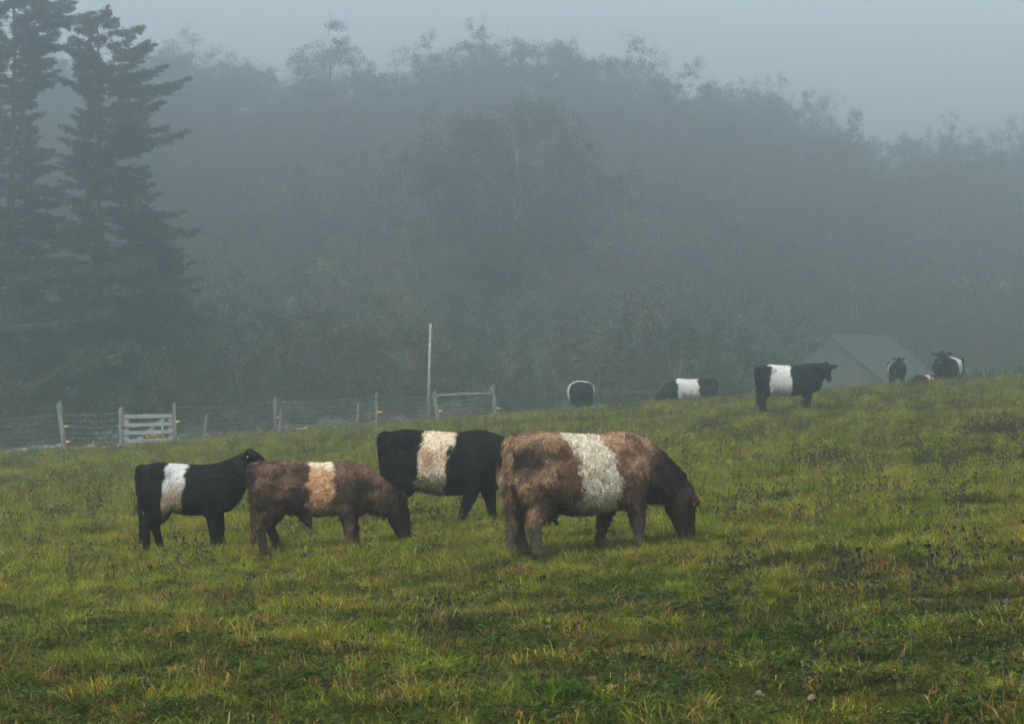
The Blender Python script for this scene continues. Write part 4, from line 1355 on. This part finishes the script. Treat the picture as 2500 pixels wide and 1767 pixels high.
WH = (.54, .53, .51)
def far(name_label, px, Y, heading, H, L, W, neck, hd, b0, b1, seed, belt=WH, category='cow', **kw):
    return cow('cow', put(at_px(px, Y), Y, .02), heading, H, L, W, neck, hd, name_label, coat((.008, .008, .009), belt, b0, b1, kw.pop('tilt', .02), .02, seed, blk),
               fur=9000, flen=.03, fwid=.014, curl=.3, seed=seed, category=category, voxel=.028, **kw)

LOOK = [(-.34, 0, .78, .30, .22), (-.14, 0, .80, .29, .19), (.03, -.02, .84, .26, .17), (.13, -.05, .90, .21, .15), (.18, -.10, .95, .16, .13)]
far('black cow with a white belt and pale udder standing in profile on the crest', 1923, 78.5, R(6), 1.34, 1.70, .84, LOOK, (.16, -.52, -.84), .17, .52, 11,
    udder=True, belly=1.05, ears=(.9, -.05), ear_len=.27, head_fat=1.1)
far('black and white cow grazing beyond the crest with its head down at left', 1690, 106.5, R(184), 1.36, 1.75, .84, GRAZE_LOW, (.4, 0, -.9), .38, .84, 12, tilt=.1)
far('black cow seen end on, its white belt showing as a thin ring', 1418, 105.8, R(92), 1.42, 1.6, 1.02, GRAZE_LOW, (.4, 0, -.9), .26, .60, 13, tail=None, rump=.80)
FRONT = [(-.34, 0, .76, .28, .22), (-.16, 0, .80, .26, .19), (-.02, 0, .90, .21, .16), (.06, 0, .99, .17, .14), (.10, 0, 1.05, .14, .13)]
far('black cow facing the viewer with both ears out, its white belt showing at right', 2314, 106.3, R(-113), 1.40, 1.6, 1.0, FRONT, (.72, 0, -.68), .30, .66, 14,
    ears=(.9, -.12), ear_len=.30, head_fat=1.15)
far('small black calf facing the viewer in front of the barn roof, white belt edges showing', 2190, 104.3, R(-92), 1.02, 1.2, .68, FRONT, (.6, .25, -.74), .40, .66, 15,
    ears=(.8, -.3), ear_len=.28, category='calf', belt=(.55, .48, .38))
far('black calf half hidden behind the cow that faces the viewer', 2257, 107.9, R(222), 1.2, 1.3, .62, GRAZE_LOW, (.4, 0, -.9), .36, .60, 16, category='calf', belt=(.5, .42, .34))

# ------------------------------------------------------------------ dried weeds, flowers and leaves in the grass
DK = np.array([(.020, .018, .016), (.035, .028, .022), (.028, .026, .022)])
def seed_ball(V, Q, C, c, r_, rnd, col, spikes=14):
    """spiky round seed head from small crossing faces"""
    for _ in range(spikes):
        d = unit(rnd.normal(size=3)); e = unit(np.cross(d, rnd.normal(size=3))); o = len(V)
        a = c + d * r_ * rnd.uniform(.8, 1.25)
        V += [c - e * r_ * .5, a - e * r_ * .12, a + e * r_ * .12, c + e * r_ * .5]; Q.append((o, o + 1, o + 2, o + 3)); C += [col] * 4
def add_tube(V, Q, C, pts, r0, r1, col):
    mb = MB(); mb.tube([tuple(p) for p in pts], list(np.linspace(r0, r1, len(pts))), 4)
    o = len(V)
    for v in mb.v: V.append(np.array(v)); C.append(col)
    for f in mb.f:
        if len(f) == 4: Q.append(tuple(i + o for i in f))
def weed(seed, stems=3, h=.5, heads=3, hr=.015, spread=.1):
    rnd = np.random.default_rng(seed); parts = {}
    V, Q, C = [], [], []; V2, Q2, C2 = [], [], []
    for s in range(stems):
        az = rnd.uniform(0, 6.28); ln = rnd.uniform(.05, .55); hh = h * rnd.uniform(.6, 1.1)
        b = np.array([rnd.normal(0, spread * .4), rnd.normal(0, spread * .4), -.03])
        col = DK[rnd.integers(3)] * rnd.uniform(.9, 1.8)
        pts = [b + np.array([math.cos(az) * ln * hh * t ** 1.5, math.sin(az) * ln * hh * t ** 1.5, hh * t]) for t in np.linspace(0, 1, 5)]
        add_tube(V, Q, C, pts, .0026, .0015, col)
        seed_ball(V2, Q2, C2, pts[-1], hr * rnd.uniform(.8, 1.2), rnd, DK[rnd.integers(3)])
        for k in range(heads - 1):
            t = rnd.uniform(.45, .9); p = pts[int(t * 4)]; d = np.array([rnd.normal(0, .5), rnd.normal(0, .5), rnd.uniform(.3, .9)]); d = d / np.linalg.norm(d) * hh * rnd.uniform(.12, .3)
            add_tube(V, Q, C, [p, p + d * .5 + np.array([0, 0, .01]), p + d], .0022, .0015, col)
            seed_ball(V2, Q2, C2, p + d, hr * rnd.uniform(.6, 1.1), rnd, DK[rnd.integers(3)])
        for k in range(5):        # shrivelled leaves
            p = pts[rnd.integers(1, 4)]; d = rnd.normal(size=3) * .03; e = rnd.normal(size=3) * .008; o = len(V)
            V += [p, p + d * .5 + e, p + d, p + d * .5 - e]; Q.append((o, o + 1, o + 2, o + 3)); C += [col] * 4
    n = len(V2) // 56
    V2, C2 = np.array(V2), np.array(C2)
    heads_ = []
    for i in range(n):
        h0 = np_mesh('seed_head', V2[i * 56:(i + 1) * 56], np.arange(56).reshape(-1, 4), C2[i * 56:(i + 1) * 56]); h0.materials.append(M_weed); heads_.append(h0)
    st = np_mesh('stems', np.array(V), Q, np.array(C))
    whole = np_mesh('dried_knapweed', np.concatenate([np.array(V), V2]), np.array(list(Q) + [tuple(x + len(V) for x in q) for q in Q2]), np.concatenate([np.array(C), C2]))
    st.materials.append(M_weed); whole.materials.append(M_weed)
    return st, heads_, whole
WEEDS = [weed(200 + i, stems=[1, 2, 3, 5, 7, 2][i], h=[.45, .38, .50, .55, .5, .62][i], heads=[1, 2, 3, 3, 4, 4][i], hr=[.022, .020, .019, .019, .019, .020][i], spread=[.05, .1, .15, .3, .4, .1][i]) for i in range(6)]
rw = random.Random(12)
def weed_at(X, Y, k, sc, label, group, parts=True):
    st, hs_, whole = WEEDS[k]
    if parts:
        o = empty('dried_knapweed', (X, Y, gz(X, Y)), rw.uniform(0, 6.28), label, 'weed', group)
        for nm, me in [('stems', st)] + [('seed_head', h) for h in hs_]:
            c = bpy.data.objects.new(nm, me); COL.objects.link(c); c.parent = o
    else:
        o = bpy.data.objects.new('dried_knapweed', whole); COL.objects.link(o)
        o.location = (X, Y, gz(X, Y)); o.rotation_euler = (0, 0, rw.uniform(0, 6.28)); tag(o, label, 'weed', group)
    o.scale = (sc, sc, sc)
    return o
NEAR = [  # photo pixel of the plant's foot, variant, size, label
    (350, 1470, 5, .95, 'tall single dried weed with a round dark head in front of the black calf'),
    (400, 1385, 0, .8, 'short dark seed head standing before the black calf'),
    (2040, 1480, 3, 1.0, 'bushy dark weed, left end of the big cluster at right'),
    (2090, 1520, 3, .9, 'dark branching weed in the middle of the big cluster at right'),
    (2130, 1500, 2, 1.05, 'upright dark weed near the centre of the big cluster at right'),
    (2250, 1475, 5, 1.2, 'leaning tall dark weed in the right half of the big cluster'),
    (2290, 1455, 4, 1.0, 'dense dark weed tuft at the right end of the big cluster'),
    (2335, 1430, 2, 1.0, 'two headed dark weed just past the right end of the big cluster'),
    (1790, 1440, 3, .9, 'dark sprawling weed left of the big cluster at right'),
    (1840, 1420, 2, .85, 'small dark weed beside the sprawling one left of the big cluster'),
    (2490, 1420, 2, 1.1, 'dark weed cut by the right edge of the picture')]
for px, py, k, sc, label in NEAR:
    X, Y, z = ground_from_px(px, py, 14)
    weed_at(X, Y, k, sc, label, 'dried weeds standing in the near grass')
spots = []
tries = 0
while len(spots) < 110 and tries < 5000:
    tries += 1
    py = rw.uniform(1330, 1760); px = rw.uniform(10, 2490)
    if rw.random() > (.35 + .65 * (px / 2500)) * (1.0 if 1390 < py < 1560 else .55): continue
    X, Y, z = ground_from_px(px, py, 14)
    spots.append((X, Y))
for X, Y in spots:
    weed_at(X, Y, rw.choice([0, 0, 1, 1, 2, 5]), rw.uniform(.55, .95), 'scattered thin dried weed with dark round seed heads in the near grass', 'scattered dried weeds', False)
# the rest, uncountable, as one scatter
wc = bpy.data.collections.new('weed_sources')
for i, (a, b, whole) in enumerate(WEEDS):
    wc.objects.link(bpy.data.objects.new('weed_%d' % i, whole))
def far_weeds():
    n = 30000
    Y = 30 + 73 * RNG.uniform(0, 1, n) ** .8; X = RNG.uniform(-1, 1, n) * (1250 / F * Y + 1)
    P = np.stack([X, Y], -1); a = wavenoise(71, 7.0, 3, 2)(P); b = wavenoise(72, 1.8, 2, 2)(P)
    p = .045 + .40 * np.clip(a + b * .5 - .4, 0, 1.5) * np.clip(.30 + X / (.18 * Y) * .9, .12, 1.2) * np.clip((Y - 26) / 20, 0.1, 1)
    k = RNG.uniform(0, 1, n) < p
    X, Y = X[k], Y[k]; n = len(X)
    return np.stack([X, Y, ground_z(X, Y), RNG.choice([0, 1, 1, 2, 3, 4], n), RNG.uniform(.5, .95, n)], -1)
fw = far_weeds(); print('far weeds', len(fw))
gn_scatter('dried_weeds', fw, wc, M_weed, 'dark dried weeds scattered thickly over the farther pasture', 'weeds')

# flowers and fallen leaves close to the viewer
def head_mesh(name, r_, col, stemcol=(.10, .14, .05), h=.14, seed=1, n=60, flat=1.0):
    rnd = np.random.default_rng(seed); V, Q, C = [], [], []
    add_tube(V, Q, C, [np.array([0, 0, -.02]), np.array([.01, 0, h * .5]), np.array([0, .01, h])], .0022, .0018, np.array(stemcol))
    for _ in range(n):
        d = unit(rnd.normal(size=3)); d[2] *= flat; c = np.array([0, .01, h + r_ * .3]) + d * r_ * .6; e = unit(np.cross(d, rnd.normal(size=3))); o = len(V)
        cc = np.array(col) * rnd.uniform(.75, 1.2)
        V += [c - e * r_ * .22, c + d * r_ * .5 - e * r_ * .1, c + d * r_ * .5 + e * r_ * .1, c + e * r_ * .22]; Q.append((o, o + 1, o + 2, o + 3)); C += [cc] * 4
    me = np_mesh(name, np.array(V), Q, np.array(C)); me.materials.append(M_leafy); return me
clover = head_mesh('clover', .014, (.15, .125, .17), h=.17, seed=3)
butter = head_mesh('buttercup', .009, (.85, .68, .03), h=.17, seed=4, n=16, flat=.35)
def sprinkle(me, name, pts, label, cat, group, s0=.8, s1=1.2):
    for px, py in pts:
        X, Y, z = ground_from_px(px, py, 14)
        o = bpy.data.objects.new(name, me); COL.objects.link(o); s = rw.uniform(s0, s1); o.scale = (s, s, s)
        o.location = (X, Y, gz(X, Y)); o.rotation_euler = (rw.uniform(-.15, .15), rw.uniform(-.15, .15), rw.uniform(0, 6.3))
        tag(o, label, cat, group)
sprinkle(clover, 'clover_flower', [(1895, 1572), (2065, 1612), (2130, 1612), (2148, 1612), (2112, 1618), (2200, 1675), (2368, 1678), (2460, 1528), (1352, 1540), (1042, 1366), (863, 1392), (920, 1512), (2218, 1620), (2195, 1592), (1877, 1540), (1488, 1640), (1830, 1522), (2340, 1420), (600, 1490), (700, 1600)],
         'small pale mauve clover head in the near grass', 'flower', 'clover heads in the near grass')
sprinkle(butter, 'buttercup', [(134, 1582), (292, 1582), (282, 1603), (565, 1702), (558, 1712), (958, 1482), (1015, 1495), (1500, 1435), (1265, 1490), (1510, 1638), (1995, 1608), (1955, 1675), (1972, 1702), (1478, 1742), (686, 1680), (660, 1640), (945, 1470), (2335, 1614)],
         'tiny yellow flower in the near grass', 'flower', 'yellow flowers in the near grass', .7, 1.0)
def leaf_mesh(col, seed):
    rnd = np.random.default_rng(seed); V, Q, C = [], [], []
    n = 9; prof_ = [0, .35, .62, .78, .85, .75, .55, .3, 0]
    for i in range(n):
        t = i / (n - 1); w2 = .028 * prof_[i] * (1 + .2 * rnd.normal()); z = .012 * math.sin(t * 3) + .004 * rnd.normal()
        for s in (-1, 0, 1):
            V.append(np.array([t * .09 - .045, s * w2, z + abs(s) * .012])); C.append(np.array(col) * rnd.uniform(.8, 1.15))
    for i in range(n - 1):
        for s in (0, 1):
            a = i * 3 + s; Q.append((a, a + 1, a + 4, a + 3))
    me = np_mesh('fallen_leaf', np.array(V), Q, np.array(C)); me.materials.append(M_leafy); return me
LV = [leaf_mesh((.20, .09, .04), 1), leaf_mesh((.10, .028, .02), 2), leaf_mesh((.15, .10, .07), 3)]
for px, py, k, s, label in [(1495, 1698, 0, 1.6, 'large orange brown fallen leaf near the bottom centre'), (1446, 1672, 1, 1.0, 'dark red fallen leaf just left of the large orange brown leaf'),
        (1188, 1558, 1, .9, 'red fallen leaf on the grass below the big cow'), (2054, 1340, 2, 1.3, 'pale pinkish fallen leaf on the slope above the weed cluster'),
        (1850, 1712, 2, 1.2, 'pale fallen leaf near the bottom, left of its twin'), (1980, 1716, 2, 1.0, 'small pale fallen leaf near the bottom, right of its twin'),
        (1725, 1730, 1, 1.4, 'dark red brown fallen leaf at the bottom right of centre'), (2130, 1750, 1, 1.3, 'dark curled leaf at the very bottom'),
        (1270, 1757, 1, 1.0, 'red leaf at the very bottom centre'), (350, 1755, 0, 1.1, 'orange brown leaf at the bottom left'),
        (372, 1480, 1, .9, 'small red leaf at the foot of the tall dried weed'), (307, 1310, 1, 1.9, 'dark red tuft of leaf left of the black calf'),
        (2335, 1712, 0, 1.0, 'orange leaf near the bottom right corner'), (2282, 1705, 0, .9, 'orange leaf left of the one near the bottom right corner')]:
    X, Y, z = ground_from_px(px, py, 14)
    o = bpy.data.objects.new('fallen_leaf', LV[k]); COL.objects.link(o); o.scale = (s, s, s)
    o.location = (X, Y - .05, gz(X, Y) + .03); o.rotation_euler = (rw.uniform(.2, .8), rw.uniform(-.5, .5), rw.uniform(-.6, .6))
    tag(o, label, 'leaf', 'fallen leaves')
# ------------------------------------------------------------------ the air
def build_haze():
    mb = MB()
    x, y0, y1, z0, z1 = 400, -55, 700, -12.0, 52.0
    mb.box((0, (y0 + y1) / 2, (z0 + z1) / 2), (2 * x, y1 - y0, z1 - z0))
    m = bpy.data.materials.new('haze'); m.use_nodes = True
    N, L = m.node_tree.nodes, m.node_tree.links
    N.remove(N['Principled BSDF'])
    v = N.new('ShaderNodeVolumePrincipled')
    v.inputs['Color'].default_value = (.835, .965, .98, 1)
    v.inputs['Density'].default_value = HAZE_DENSITY
    v.inputs['Anisotropy'].default_value = HAZE_G
    L.new(v.outputs[0], N['Material Output'].inputs['Volume'])
    o = link('haze', mb.mesh('haze'), m)
    tag(o, 'pale morning fog lying over the pasture and wood', 'fog', kind='stuff')

build_haze()
